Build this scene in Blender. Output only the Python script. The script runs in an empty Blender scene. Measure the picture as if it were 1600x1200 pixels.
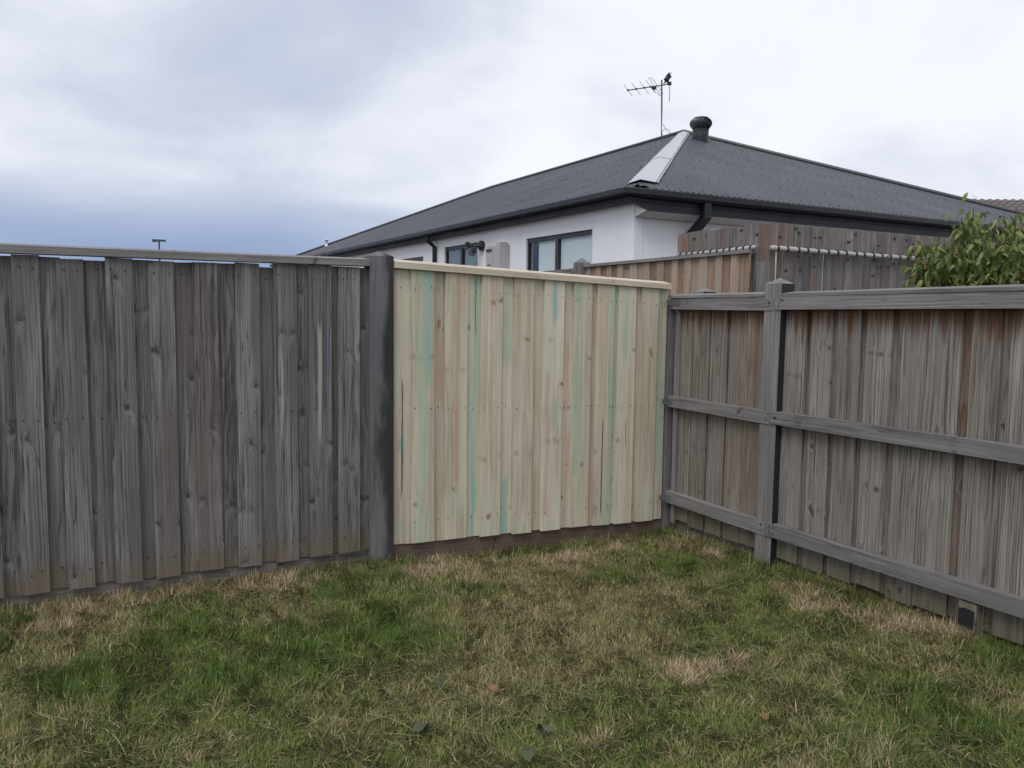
import bpy, bmesh, math, random
import numpy as np
from mathutils import Vector, Matrix

random.seed(11)
rng = np.random.default_rng(7)
scene = bpy.context.scene
col = scene.collection
R = math.radians

# ------------------------------------------------------------------ camera
# world: X runs along the fence line, Y away through it, Z up; metres
cam_d = bpy.data.cameras.new("camera")
cam = bpy.data.objects.new("camera", cam_d)
col.objects.link(cam)
cam_d.sensor_width = 36.0
cam_d.lens = 28.125
cam_d.clip_end = 3000.0
PITCH, YAW, ROLL = R(5.1), R(-28.5), 0.013
cam.matrix_world = (Matrix.Translation((-1.7296, -4.9818, 1.57)) @ Matrix.Rotation(YAW, 4, 'Z')
                    @ Matrix.Rotation(R(90) - PITCH, 4, 'X') @ Matrix.Rotation(ROLL, 4, 'Z'))
scene.camera = cam

# ------------------------------------------------------------------ sky, sun, exposure
SUN_EL, SUN_AZ = R(55), R(216)          # azimuth counter-clockwise from +X
world = bpy.data.worlds.new("World")
scene.world = world
world.use_nodes = True


class G:
    """tiny node-graph helper"""
    def __init__(self, tree):
        self.t = tree
        self.n = tree.nodes
        self.l = tree.links

    def node(self, kind, **kw):
        n = self.n.new(kind)
        for k, v in kw.items():
            setattr(n, k, v)
        return n

    def put(self, sock, v):
        if isinstance(v, bpy.types.NodeSocket):
            self.l.new(v, sock)
        elif isinstance(v, (tuple, list)) and len(v) == 3 and sock.type == 'RGBA':
            sock.default_value = (*v, 1.0)
        else:
            sock.default_value = v

    def m(self, op, a, b=None, c=None, clamp=False):
        n = self.node('ShaderNodeMath', operation=op, use_clamp=clamp)
        for i, v in enumerate((a, b, c)):
            if v is not None:
                self.put(n.inputs[i], v)
        return n.outputs[0]

    def v(self, op, a, b=None):
        n = self.node('ShaderNodeVectorMath', operation=op)
        self.put(n.inputs[0], a)
        if b is not None:
            self.put(n.inputs[3] if op == 'SCALE' else n.inputs[1], b)
        return n.outputs['Value'] if op in ('LENGTH', 'DOT_PRODUCT', 'DISTANCE') else n.outputs[0]

    def xyz(self, x, y, z):
        n = self.node('ShaderNodeCombineXYZ')
        for i, q in enumerate((x, y, z)):
            self.put(n.inputs[i], q)
        return n.outputs[0]

    def sep(self, v):
        n = self.node('ShaderNodeSeparateXYZ')
        self.l.new(v, n.inputs[0])
        return n.outputs[0], n.outputs[1], n.outputs[2]

    def noise(self, vec, scale=1.0, detail=2.0, rough=0.5, dist=0.0):
        n = self.node('ShaderNodeTexNoise')
        self.put(n.inputs['Vector'], vec)
        n.inputs['Scale'].default_value = scale
        n.inputs['Detail'].default_value = detail
        n.inputs['Roughness'].default_value = rough
        n.inputs['Distortion'].default_value = dist
        return n.outputs['Fac']

    def ss(self, v, a, b, lo=0.0, hi=1.0):
        n = self.node('ShaderNodeMapRange', interpolation_type='SMOOTHSTEP')
        for i, q in enumerate((v, a, b, lo, hi)):
            self.put(n.inputs[i], q)
        return n.outputs[0]

    def mix(self, f, a, b, blend='MIX'):
        n = self.node('ShaderNodeMix', data_type='RGBA', blend_type=blend)
        self.put(n.inputs[0], f)
        self.put(n.inputs[6], a)
        self.put(n.inputs[7], b)
        return n.outputs[2]


def build_world():
    t = world.node_tree
    t.nodes.clear()
    g = G(t)
    out = g.node('ShaderNodeOutputWorld')
    sky = g.node('ShaderNodeTexSky', sky_type='NISHITA')
    sky.sun_disc = False
    sky.sun_elevation = SUN_EL
    sky.sun_rotation = R(90) - SUN_AZ
    sky.air_density = 1.0
    sky.dust_density = 2.0
    bg1 = g.node('ShaderNodeBackground')
    bg1.inputs[1].default_value = 0.11
    g.l.new(sky.outputs[0], bg1.inputs[0])
    # cloud deck: soft grey-white layer seen in perspective
    d = g.node('ShaderNodeTexCoord').outputs['Generated']
    x, y, z = g.sep(d)
    zz = g.m('ADD', g.m('MAXIMUM', z, 0.0), 0.36)
    u = g.m('DIVIDE', x, zz)
    w = g.m('DIVIDE', y, zz)
    p = g.xyz(u, w, 0.0)
    n1 = g.noise(g.v('ADD', p, (3.1, 0.4, 0.0)), 0.85, 3.0, 0.48, 0.3)
    n2 = g.noise(g.v('ADD', p, (9.0, 4.0, 2.0)), 2.4, 5.0, 0.55, 0.25)
    # a rain bank to the north-west (azimuth ~ 95 deg), low on the horizon
    azd = g.v('DOT_PRODUCT', g.v('NORMALIZE', g.xyz(x, y, 0.0)), (-0.20, 0.98, 0.0))
    bank = g.m('MULTIPLY', g.ss(azd, 0.62, 0.97), g.ss(z, 0.20, 0.045))
    n3 = g.m('ADD', bank, g.m('MULTIPLY', g.m('SUBTRACT', n1, 0.5), 1.2))
    bankf = g.m('MULTIPLY', g.ss(n3, 0.0, 1.15), g.ss(bank, 0.0, 0.5))
    # soft tonal range of the deck
    tone = g.m('ADD', g.m('MULTIPLY', n1, 0.62), g.m('MULTIPLY', n2, 0.44))
    bright = g.v('DOT_PRODUCT', d, (0.85, 0.42, 0.31))
    tone = g.m('ADD', tone, g.m('MULTIPLY', g.ss(bright, 0.60, 1.0), 0.10))
    deck = g.mix(g.ss(tone, 0.37, 0.68), (0.49, 0.53, 0.645), (0.82, 0.838, 0.89))
    deck = g.mix(bankf, deck, (0.235, 0.315, 0.51))
    bg2 = g.node('ShaderNodeBackground')
    bg2.inputs[1].default_value = 1.0
    g.l.new(deck, bg2.inputs[0])
    mx = g.node('ShaderNodeMixShader')
    mx.inputs[0].default_value = 0.93
    g.l.new(bg1.outputs[0], mx.inputs[1])
    g.l.new(bg2.outputs[0], mx.inputs[2])
    g.l.new(mx.outputs[0], out.inputs[0])


build_world()
sun_d = bpy.data.lights.new("sun", 'SUN')
sun_d.energy = 1.5
sun_d.angle = R(35)
sun_d.color = (1.0, 0.965, 0.92)
sun = bpy.data.objects.new("sun", sun_d)
col.objects.link(sun)
sd = Vector((math.cos(SUN_EL) * math.cos(SUN_AZ), math.cos(SUN_EL) * math.sin(SUN_AZ), math.sin(SUN_EL)))
sun.rotation_euler = sd.to_track_quat('Z', 'Y').to_euler()
sun.location = (0, -3, 12)

vs = scene.view_settings
vs.view_transform = 'Standard'
vs.look = 'None'
vs.exposure = 0.25
vs.gamma = 1.0
vs.use_curve_mapping = False
scene.cycles.use_denoising = True
scene.cycles.max_bounces = 5
scene.cycles.diffuse_bounces = 3
scene.cycles.adaptive_threshold = 0.02

# ------------------------------------------------------------------ object helpers
def link(name, mesh, mat=None, parent=None, loc=None, rot=None):
    o = bpy.data.objects.new(name, mesh)
    col.objects.link(o)
    if mat is not None and mesh is not None and not mesh.materials:
        mesh.materials.append(mat)
    if loc is not None:
        o.location = loc
    if rot is not None:
        o.rotation_euler = rot
    if parent is not None:
        o.parent = parent
    return o


def empty(name, loc=(0, 0, 0)):
    return link(name, None, loc=loc)


def tag(o, label, cat=None, group=None, kind=None):
    o["label"] = label
    if cat:
        o["category"] = cat
    if group:
        o["group"] = group
    if kind:
        o["kind"] = kind
    return o


class MB:
    """collects simple solids into one mesh"""
    def __init__(self):
        self.v, self.f, self.mi = [], [], []

    def add(self, vs_, fs, mi=0):
        b = len(self.v)
        self.v += [tuple(q) for q in vs_]
        self.f += [tuple(b + i for i in q) for q in fs]
        self.mi += [mi] * len(fs)
        return self

    def box(self, x0, x1, y0, y1, z0, z1, mi=0):
        return self.add([(x0, y0, z0), (x1, y0, z0), (x1, y1, z0), (x0, y1, z0),
                         (x0, y0, z1), (x1, y0, z1), (x1, y1, z1), (x0, y1, z1)],
                        [(0, 3, 2, 1), (4, 5, 6, 7), (0, 1, 5, 4), (1, 2, 6, 5), (2, 3, 7, 6), (3, 0, 4, 7)], mi)

    def quad(self, a, b, c, d, mi=0):
        return self.add([a, b, c, d], [(0, 1, 2, 3)], mi)

    def tube(self, pts, rad, n=8, cap=True, mi=0):
        pts = [Vector(p) for p in pts]
        rads = rad if isinstance(rad, (list, tuple)) else [rad] * len(pts)
        vs_, fs = [], []
        for i, p in enumerate(pts):
            t = (pts[min(i + 1, len(pts) - 1)] - pts[max(i - 1, 0)]).normalized()
            a = t.cross(Vector((0, 0, 1)))
            if a.length < 0.05:
                a = t.cross(Vector((1, 0, 0)))
            a.normalize()
            b = t.cross(a)
            for k in range(n):
                q = 2 * math.pi * k / n
                vs_.append(p + (a * math.cos(q) + b * math.sin(q)) * rads[i])
        for i in range(len(pts) - 1):
            for k in range(n):
                k2 = (k + 1) % n
                fs.append((i * n + k, i * n + k2, (i + 1) * n + k2, (i + 1) * n + k))
        if cap:
            fs.append(tuple(range(n - 1, -1, -1)))
            fs.append(tuple((len(pts) - 1) * n + k for k in range(n)))
        return self.add(vs_, fs, mi)

    def lathe(self, prof, n=24, c=(0, 0, 0), mi=0):
        vs_, fs = [], []
        for r, z in prof:
            for k in range(n):
                q = 2 * math.pi * k / n
                vs_.append((c[0] + r * math.cos(q), c[1] + r * math.sin(q), c[2] + z))
        for i in range(len(prof) - 1):
            for k in range(n):
                k2 = (k + 1) % n
                fs.append((i * n + k, i * n + k2, (i + 1) * n + k2, (i + 1) * n + k))
        return self.add(vs_, fs, mi)

    def mesh(self, name, smooth=False, mats=None):
        me = bpy.data.meshes.new(name)
        me.from_pydata(self.v, [], self.f)
        if mats:
            for m_ in mats:
                me.materials.append(m_)
            me.polygons.foreach_set('material_index', self.mi)
        if smooth:
            me.polygons.foreach_set('use_smooth', [True] * len(me.polygons))
        me.update()
        return me

    def build(self, name, mat, parent=None, loc=None, rot=None, smooth=False, mats=None):
        return link(name, self.mesh(name, smooth, mats), None if mats else mat, parent, loc, rot)


def plank_mesh(name, w, t, L, warp=0.0, segs=4, slope=0.0, ragged=0.0, rise=0.0):
    """board: x = width (centred), y = thickness (0..t, front at 0), z = length"""
    vs_, fs = [], []
    ph = random.uniform(0, 6.28)
    tw = random.uniform(-1, 1) * warp
    for i in range(segs + 1):
        f = i / segs
        by = math.sin(f * 3.14 + ph) * warp * 0.6
        bx = math.sin(f * 2.1 + ph * 1.7) * warp * 0.9
        for (sx, yy) in ((-0.5, 0), (0.5, 0), (0.5, t), (-0.5, t)):
            z = f * L
            if i == 0:
                z += slope * sx * w + random.uniform(-1, 1) * ragged
            if i == segs:
                z += slope * sx * w + random.uniform(-1, 1) * ragged
            vs_.append((sx * w + bx - (rise if (sx < 0 and yy > 0) else 0.0), yy + by + tw * sx * (f - .5), z))
    for i in range(segs):
        a, b = i * 4, (i + 1) * 4
        for k in range(4):
            k2 = (k + 1) % 4
            fs.append((a + k, a + k2, b + k2, b + k))
    fs.append((3, 2, 1, 0))
    fs.append((segs * 4, segs * 4 + 1, segs * 4 + 2, segs * 4 + 3))
    me = bpy.data.meshes.new(name)
    me.from_pydata(vs_, [], fs)
    me.update()
    return me


# ------------------------------------------------------------------ materials
def new_mat(name):
    m = bpy.data.materials.new(name)
    m.use_nodes = True
    t = m.node_tree
    g = G(t)
    b = t.nodes['Principled BSDF']
    return m, g, b


def plain(name, c, rough=0.6, metal=0.0, var=0.12, scale=6.0, bump=0.0, spec=0.5):
    m, g, b = new_mat(name)
    co = g.node('ShaderNodeTexCoord').outputs['Object']
    rn = g.node('ShaderNodeObjectInfo').outputs['Random']
    n = g.noise(g.v('ADD', co, g.xyz(g.m('MULTIPLY', rn, 31.0), 0.0, 0.0)), scale, 5.0, 0.6)
    n2 = g.noise(co, scale * 9.0, 3.0, 0.6)
    k = g.m('ADD', g.m('MULTIPLY', g.m('SUBTRACT', n, 0.5), 2 * var), g.m('MULTIPLY', g.m('SUBTRACT', n2, 0.5), var))
    k = g.m('ADD', k, g.m('MULTIPLY', g.m('SUBTRACT', rn, 0.5), var * 0.8))
    hs = g.node('ShaderNodeHueSaturation')
    hs.inputs['Color'].default_value = (*c, 1)
    g.put(hs.inputs['Value'], g.m('ADD', k, 1.0))
    g.put(b.inputs['Base Color'], hs.outputs[0])
    g.put(b.inputs['Roughness'], g.ss(n, 0.2, 0.8, max(rough - 0.1, 0.02), min(rough + 0.1, 1)))
    b.inputs['Metallic'].default_value = metal
    b.inputs['Specular IOR Level'].default_value = spec
    if bump:
        bp = g.node('ShaderNodeBump')
        bp.inputs['Strength'].default_value = bump
        bp.inputs['Distance'].default_value = 0.004
        g.put(bp.inputs['Height'], n2)
        g.put(b.inputs['Normal'], bp.outputs[0])
    return m


def wood(name, light, dark, knot, ring=0.35, ring_pitch=0.012, streak=0.5, blotch=0.35, brown=None,
         brown_top=None, dirt=None, knot_amt=0.55, tint=0.25, saw=0.25, alt=None, knot_halo=None, patchy=False, alt2=None, lines=0.5):
    """Sawn softwood board seen along its local z axis: growth rings, knots, streaks, wear.
    Boards may carry the properties green_a, green_b, brown_a, crack, pale (x, half width, z0, z1) and tone."""
    m, g, b = new_mat(name)
    co = g.node('ShaderNodeTexCoord').outputs['Object']
    oi = g.node('ShaderNodeObjectInfo')
    rnd = oi.outputs['Random']
    r2 = g.m('FRACT', g.m('MULTIPLY', rnd, 17.31))
    r3 = g.m('FRACT', g.m('MULTIPLY', rnd, 41.77))
    x, y, z = g.sep(co)
    seed = g.xyz(g.m('MULTIPLY', rnd, 57.0), g.m('MULTIPLY', r2, 33.0), g.m('MULTIPLY', r3, 71.0))
    lo = g.noise(g.v('ADD', g.v('MULTIPLY', co, (3.0, 3.0, 0.9)), seed), 1.0, 2.0, 0.5)
    lo2 = g.noise(g.v('ADD', g.v('MULTIPLY', co, (4.0, 4.0, 1.6)), g.v('ADD', seed, (11., 5., 3.))), 1.0, 2.0, 0.5)
    # knots sit in whorls: several at one height across the board
    def wn(u_, v_):
        n_ = g.node('ShaderNodeTexWhiteNoise', noise_dimensions='2D')
        g.put(n_.inputs['Vector'], g.xyz(u_, v_, 0.0))
        return g.sep(n_.outputs['Color'])
    WS, KS = 2.7, 15.0
    sz = g.m('MULTIPLY', rnd, 13.0)
    wi = g.m('FLOOR', g.m('ADD', g.m('MULTIPLY', z, WS), sz))
    w1, w2, w3 = wn(wi, g.m('MULTIPLY', rnd, 91.0))
    zc = g.m('DIVIDE', g.m('SUBTRACT', g.m('ADD', g.m('ADD', wi, 0.25), g.m('MULTIPLY', w1, 0.5)), sz), WS)
    wgate = g.m('LESS_THAN', w2, knot_amt)
    sx_ = g.m('ADD', g.m('MULTIPLY', w3, 5.0), 50.0)
    ki = g.m('FLOOR', g.m('ADD', g.m('MULTIPLY', x, KS), sx_))
    k1, k2, k3 = wn(ki, g.m('ADD', wi, g.m('MULTIPLY', rnd, 37.0)))
    xc = g.m('DIVIDE', g.m('SUBTRACT', g.m('ADD', g.m('ADD', ki, 0.32), g.m('MULTIPLY', k1, 0.36)), sx_), KS)
    dx = g.m('SUBTRACT', x, xc)
    dzw = g.m('SUBTRACT', z, zc)
    dz = g.m('SUBTRACT', dzw, g.m('MULTIPLY', g.m('SUBTRACT', k2, 0.5), 0.035))
    gate = g.m('MULTIPLY', wgate, g.m('LESS_THAN', k3, 0.52))
    wob = g.m('MULTIPLY', g.m('SUBTRACT', g.noise(g.v('MULTIPLY', co, (34., 34., 34.)), 1.0, 2.0), 0.5), 0.020)
    ang = g.m('MULTIPLY', g.m('SUBTRACT', k2, 0.5), 3.0)
    ca, sa = g.m('COSINE', ang), g.m('SINE', ang)
    du = g.m('ADD', g.m('MULTIPLY', dx, ca), g.m('MULTIPLY', dz, sa))
    dv = g.m('SUBTRACT', g.m('MULTIPLY', dz, ca), g.m('MULTIPLY', dx, sa))
    du = g.m('MULTIPLY', du, g.ss(k1, 0.35, 0.8, 1.0, 0.42))
    dist = g.m('ADD', g.m('SQRT', g.m('ADD', g.m('MULTIPLY', du, du), g.m('MULTIPLY', dv, dv))), wob)
    kg_ = g.m('FRACT', g.m('MULTIPLY', g.m('ADD', k1, k2), 7.7))
    ksz = g.m('ADD', 0.003, g.m('MULTIPLY', g.m('MULTIPLY', kg_, kg_), 0.017))
    kcore = g.m('MULTIPLY', gate, g.ss(dist, g.m('MULTIPLY', ksz, 1.3), g.m('MULTIPLY', ksz, 0.4)))
    kfall = g.m('MULTIPLY', gate, g.ss(dist, 0.05, 0.0))
    # sheared pale grain just under a knot, darker grain just above it
    side = g.m('ABSOLUTE', g.m('SUBTRACT', dx, g.m('MULTIPLY', dz, g.m('SUBTRACT', k1, 0.5))))
    cone = g.m('MULTIPLY', gate, g.ss(side, g.m('ADD', 0.016, g.m('MULTIPLY', k2, 0.022)), 0.0))
    halo = g.m('MULTIPLY', cone, g.m('MULTIPLY', g.ss(dz, 0.01, -0.012), g.ss(dz, g.m('ADD', -0.17, g.m('MULTIPLY', k3, 0.2)), -0.012)))
    dusk = g.m('MULTIPLY', cone, g.m('MULTIPLY', g.ss(dz, 0.0, 0.012), g.ss(dz, 0.10, 0.012)))
    # growth rings
    ox = g.m('ADD', g.m('MULTIPLY', g.m('SUBTRACT', r2, 0.5), 0.16), g.m('MULTIPLY', g.m('SUBTRACT', lo, 0.5), 0.025))
    oy = g.m('ADD', g.m('ADD', 0.012, g.m('MULTIPLY', r3, 0.07)),
             g.m('ADD', g.m('MULTIPLY', z, g.m('MULTIPLY', g.m('SUBTRACT', rnd, 0.5), 0.05)), g.m('MULTIPLY', g.m('SUBTRACT', lo2, 0.5), 0.045)))
    xr = g.m('ADD', x, ox)
    rad = g.m('SQRT', g.m('ADD', g.m('MULTIPLY', xr, xr), g.m('MULTIPLY', oy, oy)))
    rad = g.m('ADD', rad, g.m('MULTIPLY', kfall, 0.016))
    saw_ = g.m('FRACT', g.m('DIVIDE', rad, ring_pitch))
    late = g.m('MULTIPLY', g.ss(saw_, 0.35, 0.9), g.ss(saw_, 1.0, 0.92))
    # long fine streaks and broad tone
    fine = g.noise(g.v('ADD', g.v('MULTIPLY', co, (190., 190., 3.2)), seed), 1.0, 3.0, 0.65)
    mid = g.noise(g.v('ADD', g.v('MULTIPLY', co, (48., 48., 1.0)), seed), 1.0, 3.0, 0.6)
    big = g.noise(g.v('ADD', g.v('MULTIPLY', co, (7., 7., 2.0)), seed), 1.0, 4.0, 0.55)
    grit = g.noise(g.v('MULTIPLY', co, (160., 160., 60.)), 1.0, 2.0, 0.6)
    f = g.m('ADD', g.m('MULTIPLY', g.m('SUBTRACT', fine, 0.5), streak), g.m('MULTIPLY', g.m('SUBTRACT', mid, 0.5), streak * 1.3))
    f = g.m('ADD', f, g.m('MULTIPLY', g.m('SUBTRACT', big, 0.5), blotch * 2.0))
    f = g.m('ADD', f, g.m('MULTIPLY', g.m('SUBTRACT', grit, 0.5), 0.25))
    gl = g.noise(g.v('ADD', g.v('MULTIPLY', co, (62., 62., 1.3)), g.v('ADD', seed, (2., 8., 5.))), 1.0, 1.0, 0.5)
    f = g.m('ADD', f, g.m('MULTIPLY', g.ss(g.m('ABSOLUTE', g.m('SUBTRACT', gl, 0.52)), 0.03, 0.0), lines))
    f = g.m('ADD', f, g.m('MULTIPLY', late, ring))
    f = g.m('ADD', f, g.m('MULTIPLY', g.m('SUBTRACT', r3, 0.5), tint * 1.2))
    f = g.m('ADD', f, 0.40, clamp=True)
    c = g.mix(f, light, dark)
    if alt is not None:                       # boards that weathered to another hue
        c = g.mix(g.m('MULTIPLY', g.ss(g.noise(g.v('ADD', g.v('MULTIPLY', co, (9., 9., .8)), g.v('ADD', seed, (4., 4., 4.))), 1.0, 3.0), 0.42, 0.68), 0.8), c, alt)
    if alt2 is not None:
        c = g.mix(g.m('MULTIPLY', g.ss(g.noise(g.v('ADD', g.v('MULTIPLY', co, (13., 13., .5)), g.v('ADD', seed, (7., 1., 9.))), 1.0, 2.0), 0.50, 0.72), 0.75), c, g.mix(f, alt2, tuple(q * 0.75 for q in alt2)))
    if brown is not None:
        a = g.node('ShaderNodeAttribute', attribute_type='OBJECT', attribute_name='tone')
        bf = g.m('MULTIPLY', a.outputs['Fac'], g.ss(g.m('ADD', big, g.m('MULTIPLY', x, 2.8)), 0.38, 0.66) if patchy else g.ss(big, 0.2, 0.75, 0.55, 1.0))
        c = g.mix(bf, c, g.mix(f, brown, tuple(q * 0.5 for q in brown)))
    if brown_top is not None:                 # tannin runs below the top rail
        runs = g.noise(g.v('ADD', g.v('MULTIPLY', co, (34., 34., 1.4)), seed), 1.0, 3.0, 0.6)
        tf = g.m('ADD', g.m('MULTIPLY', g.ss(z, 1.28, 1.78), 1.0), g.m('MULTIPLY', g.m('SUBTRACT', runs, 0.5), 1.7))
        c = g.mix(g.m('MULTIPLY', g.ss(tf, 0.45, 1.0), 0.88), c, brown_top)
    if dirt is not None:                      # soil splash and algae at the foot
        df = g.m('ADD', g.ss(z, 0.34, 0.0), g.m('MULTIPLY', g.m('SUBTRACT', big, 0.5), 1.1))
        c = g.mix(g.m('MULTIPLY', g.ss(df, 0.30, 1.1), 0.6), c, dirt)
    if knot_halo is not None:
        c = g.mix(g.m('MULTIPLY', halo, 0.42), c, knot_halo)
        c = g.mix(g.m('MULTIPLY', dusk, 0.45), c, dark)
    kring = g.m('MULTIPLY', g.m('MULTIPLY', gate, g.ss(dist, 0.03, 0.012)), g.ss(g.m('FRACT', g.m('DIVIDE', dist, 0.006)), 0.3, 0.8))
    c = g.mix(g.m('MULTIPLY', kring, 0.5), c, knot)
    c = g.mix(g.m('MULTIPLY', kcore, 0.7), c, knot)
    wobn = g.m('SUBTRACT', g.noise(g.v('ADD', g.v('MULTIPLY', co, (0., 0., 4.0)), seed), 1.0, 2.0), 0.5)
    for nm, colr, amt, soft in (('green_a', (0.25, 0.45, 0.37), 0.95, 0.05), ('green_b', (0.34, 0.47, 0.33), 0.75, 0.0),
                                ('brown_a', (0.45, 0.29, 0.185), 0.62, 0.0), ('crack', (0.05, 0.028, 0.016), 0.95, 0.5),
                                ('pale', (0.50, 0.42, 0.31), 0.65, 0.4)):
        a = g.node('ShaderNodeAttribute', attribute_type='OBJECT', attribute_name=nm)
        ax, aw, az = g.sep(a.outputs['Vector'])
        a1 = a.outputs['Alpha']
        wob2 = g.m('MULTIPLY', wobn, 0.03 if nm != 'crack' else 0.012)
        dd = g.m('ABSOLUTE', g.m('SUBTRACT', g.m('ADD', x, wob2), ax))
        dd = g.m('ADD', dd, g.m('MULTIPLY', g.m('MULTIPLY', g.m('SUBTRACT', fine, 0.5), aw), 1.5))
        aw2 = g.m('MULTIPLY', aw, 1.0) if nm == 'crack' else g.m('MULTIPLY', aw, g.ss(lo2, 0.3, 0.7, 0.75, 1.6))
        mk = g.ss(dd, aw2, g.m('MULTIPLY', aw2, soft))
        zn = g.m('ADD', z, g.m('MULTIPLY', g.m('SUBTRACT', mid, 0.5), 0.25))
        mk = g.m('MULTIPLY', mk, g.m('MULTIPLY', g.ss(zn, az, g.m('ADD', az, 0.10)), g.ss(zn, a1, g.m('SUBTRACT', a1, 0.10))))
        mk = g.m('MULTIPLY', mk, g.m('GREATER_THAN', aw, 0.0005))
        mk = g.m('MULTIPLY', mk, g.ss(g.m('ADD', g.m('MULTIPLY', big, 0.6), g.m('MULTIPLY', mid, 0.4)), 0.25, 0.6, 0.25, 1.0))
        c = g.mix(g.m('MULTIPLY', mk, amt), c, colr)
    g.put(b.inputs['Base Color'], c)
    b.inputs['Roughness'].default_value = 0.88
    b.inputs['Specular IOR Level'].default_value = 0.25
    sw = g.noise(g.v('MULTIPLY', co, (14., 14., 330.)), 1.0, 1.0)
    h = g.m('ADD', fine, g.m('MULTIPLY', sw, saw * 1.5))
    bp = g.node('ShaderNodeBump')
    bp.inputs['Strength'].default_value = 0.5
    bp.inputs['Distance'].default_value = 0.003
    g.put(bp.inputs['Height'], h)
    g.put(b.inputs['Normal'], bp.outputs[0])
    return m


M = {}
M['grey_wood'] = wood('weathered_grey_pine', (0.270, 0.262, 0.268), (0.058, 0.056, 0.059), (0.028, 0.024, 0.022),
                      ring=0.28, ring_pitch=0.014, streak=1.2, blotch=0.36, brown=(0.20, 0.125, 0.075), dirt=(0.150, 0.115, 0.072),
                      knot_amt=0.62, alt=(0.125, 0.118, 0.108), knot_halo=(0.285, 0.278, 0.285))
M['back_wood'] = wood('weathered_brown_grey_pine', (0.350, 0.326, 0.296), (0.102, 0.090, 0.077), (0.045, 0.032, 0.024),
                      ring=0.38, ring_pitch=0.014, streak=1.3, blotch=0.4, brown=(0.190, 0.100, 0.050), brown_top=(0.105, 0.045, 0.019),
                      dirt=(0.125, 0.112, 0.066), knot_amt=0.42, alt=(0.215, 0.207, 0.200))
M['rail_wood'] = wood('grey_rail_timber', (0.285, 0.274, 0.270), (0.105, 0.099, 0.098), (0.060, 0.050, 0.042),
                      ring=0.20, ring_pitch=0.018, streak=1.1, blotch=0.42, brown=(0.17, 0.15, 0.11), knot_amt=0.4, alt=(0.17, 0.165, 0.155))
M['post_wood'] = wood('grey_post_timber', (0.235, 0.225, 0.232), (0.100, 0.094, 0.098), (0.045, 0.04, 0.038),
                      ring=0.22, ring_pitch=0.02, streak=0.6, blotch=0.5, brown=(0.022, 0.023, 0.028), knot_amt=0.3, alt=(0.125, 0.120, 0.128), patchy=True)
M['new_wood'] = wood('fresh_treated_pine', (0.660, 0.625, 0.515), (0.395, 0.338, 0.250), (0.20, 0.12, 0.070),
                     ring=0.30, ring_pitch=0.014, streak=0.85, blotch=0.40, brown=(0.46, 0.35, 0.245), lines=0.22, knot_amt=0.50, tint=0.45, alt2=(0.56, 0.44, 0.33),
                     alt=(0.58, 0.58, 0.44))
M['new_plinth'] = wood('stained_red_brown_plinth', (0.190, 0.140, 0.115), (0.085, 0.060, 0.050), (0.03, 0.02, 0.015),
                       ring=0.2, ring_pitch=0.02, streak=0.5, blotch=0.35, knot_amt=0.2)
M['brown_wood'] = wood('half_weathered_tan_pine', (0.50, 0.400, 0.310), (0.24, 0.175, 0.125), (0.10, 0.055, 0.03),
                       ring=0.3, ring_pitch=0.016, streak=0.7, blotch=0.4, brown=(0.27, 0.165, 0.10), knot_amt=0.5, alt=(0.33, 0.29, 0.25))
M['screen_wood'] = wood('old_grey_brown_offcuts', (0.300, 0.275, 0.258), (0.088, 0.080, 0.078), (0.05, 0.035, 0.03),
                        ring=0.25, ring_pitch=0.018, streak=0.9, blotch=0.5, brown=(0.30, 0.165, 0.09), knot_amt=0.4, alt=(0.12, 0.12, 0.135))
M['tar'] = plain('black_post_paint', (0.012, 0.014, 0.019), 0.6, var=0.4, scale=14)
M['nail'] = plain('nail_steel', (0.035, 0.03, 0.03), 0.5, 0.4)
M['galv'] = plain('galvanised_bracket', (0.26, 0.29, 0.32), 0.42, 0.7, var=0.25, scale=40)
M['roof'] = plain('dark_grey_roof_paint', (0.060, 0.064, 0.074), 0.45, 0.0, var=0.10, scale=0.5, spec=0.3)
M['ridge'] = plain('dark_ridge_paint', (0.045, 0.047, 0.055), 0.45, 0.0, var=0.12)
M['vane'] = plain('grey_vent_vanes', (0.085, 0.09, 0.105), 0.4, 0.3, var=0.15)
M['zinc'] = plain('bright_bare_metal', (0.46, 0.47, 0.50), 0.42, 0.3, var=0.10, scale=2.0)
M['gutter'] = plain('dark_navy_gutter_paint', (0.014, 0.016, 0.024), 0.38, 0.0, var=0.15, scale=3.0, spec=0.3)
M['fascia'] = plain('charcoal_fascia_paint', (0.024, 0.027, 0.036), 0.5, var=0.15, scale=3.0, spec=0.3)
M['render'] = plain('white_wall_render', (0.80, 0.81, 0.845), 0.85, var=0.045, scale=0.9, bump=0.15)
M['soffit'] = plain('white_soffit_paint', (0.66, 0.66, 0.66), 0.7, var=0.05)
M['frame'] = plain('black_window_frame', (0.022, 0.023, 0.027), 0.4)
M['white_trim'] = plain('white_trim', (0.72, 0.73, 0.75), 0.5, var=0.05)
M['blind'] = plain('pale_roller_blind', (0.85, 0.87, 0.88), 0.8, var=0.05, scale=2)
M['blind_grey'] = plain('grey_green_blind', (0.22, 0.26, 0.27), 0.8, var=0.1, scale=2)
M['heater'] = plain('beige_grey_heater_paint', (0.40, 0.38, 0.385), 0.5, var=0.06)
M['dark'] = plain('dark_plastic_and_hole_shade', (0.02, 0.02, 0.022), 0.45)
M['lens'] = plain('lamp_lens', (0.34, 0.35, 0.33), 0.2)
M['alu'] = plain('antenna_aluminium', (0.22, 0.23, 0.25), 0.45, 0.5)
M['mast'] = plain('dark_mast_steel', (0.07, 0.075, 0.085), 0.5, 0.4)
M['feather'] = plain('black_brown_feathers', (0.018, 0.017, 0.019), 0.6, var=0.3, scale=30)
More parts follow.
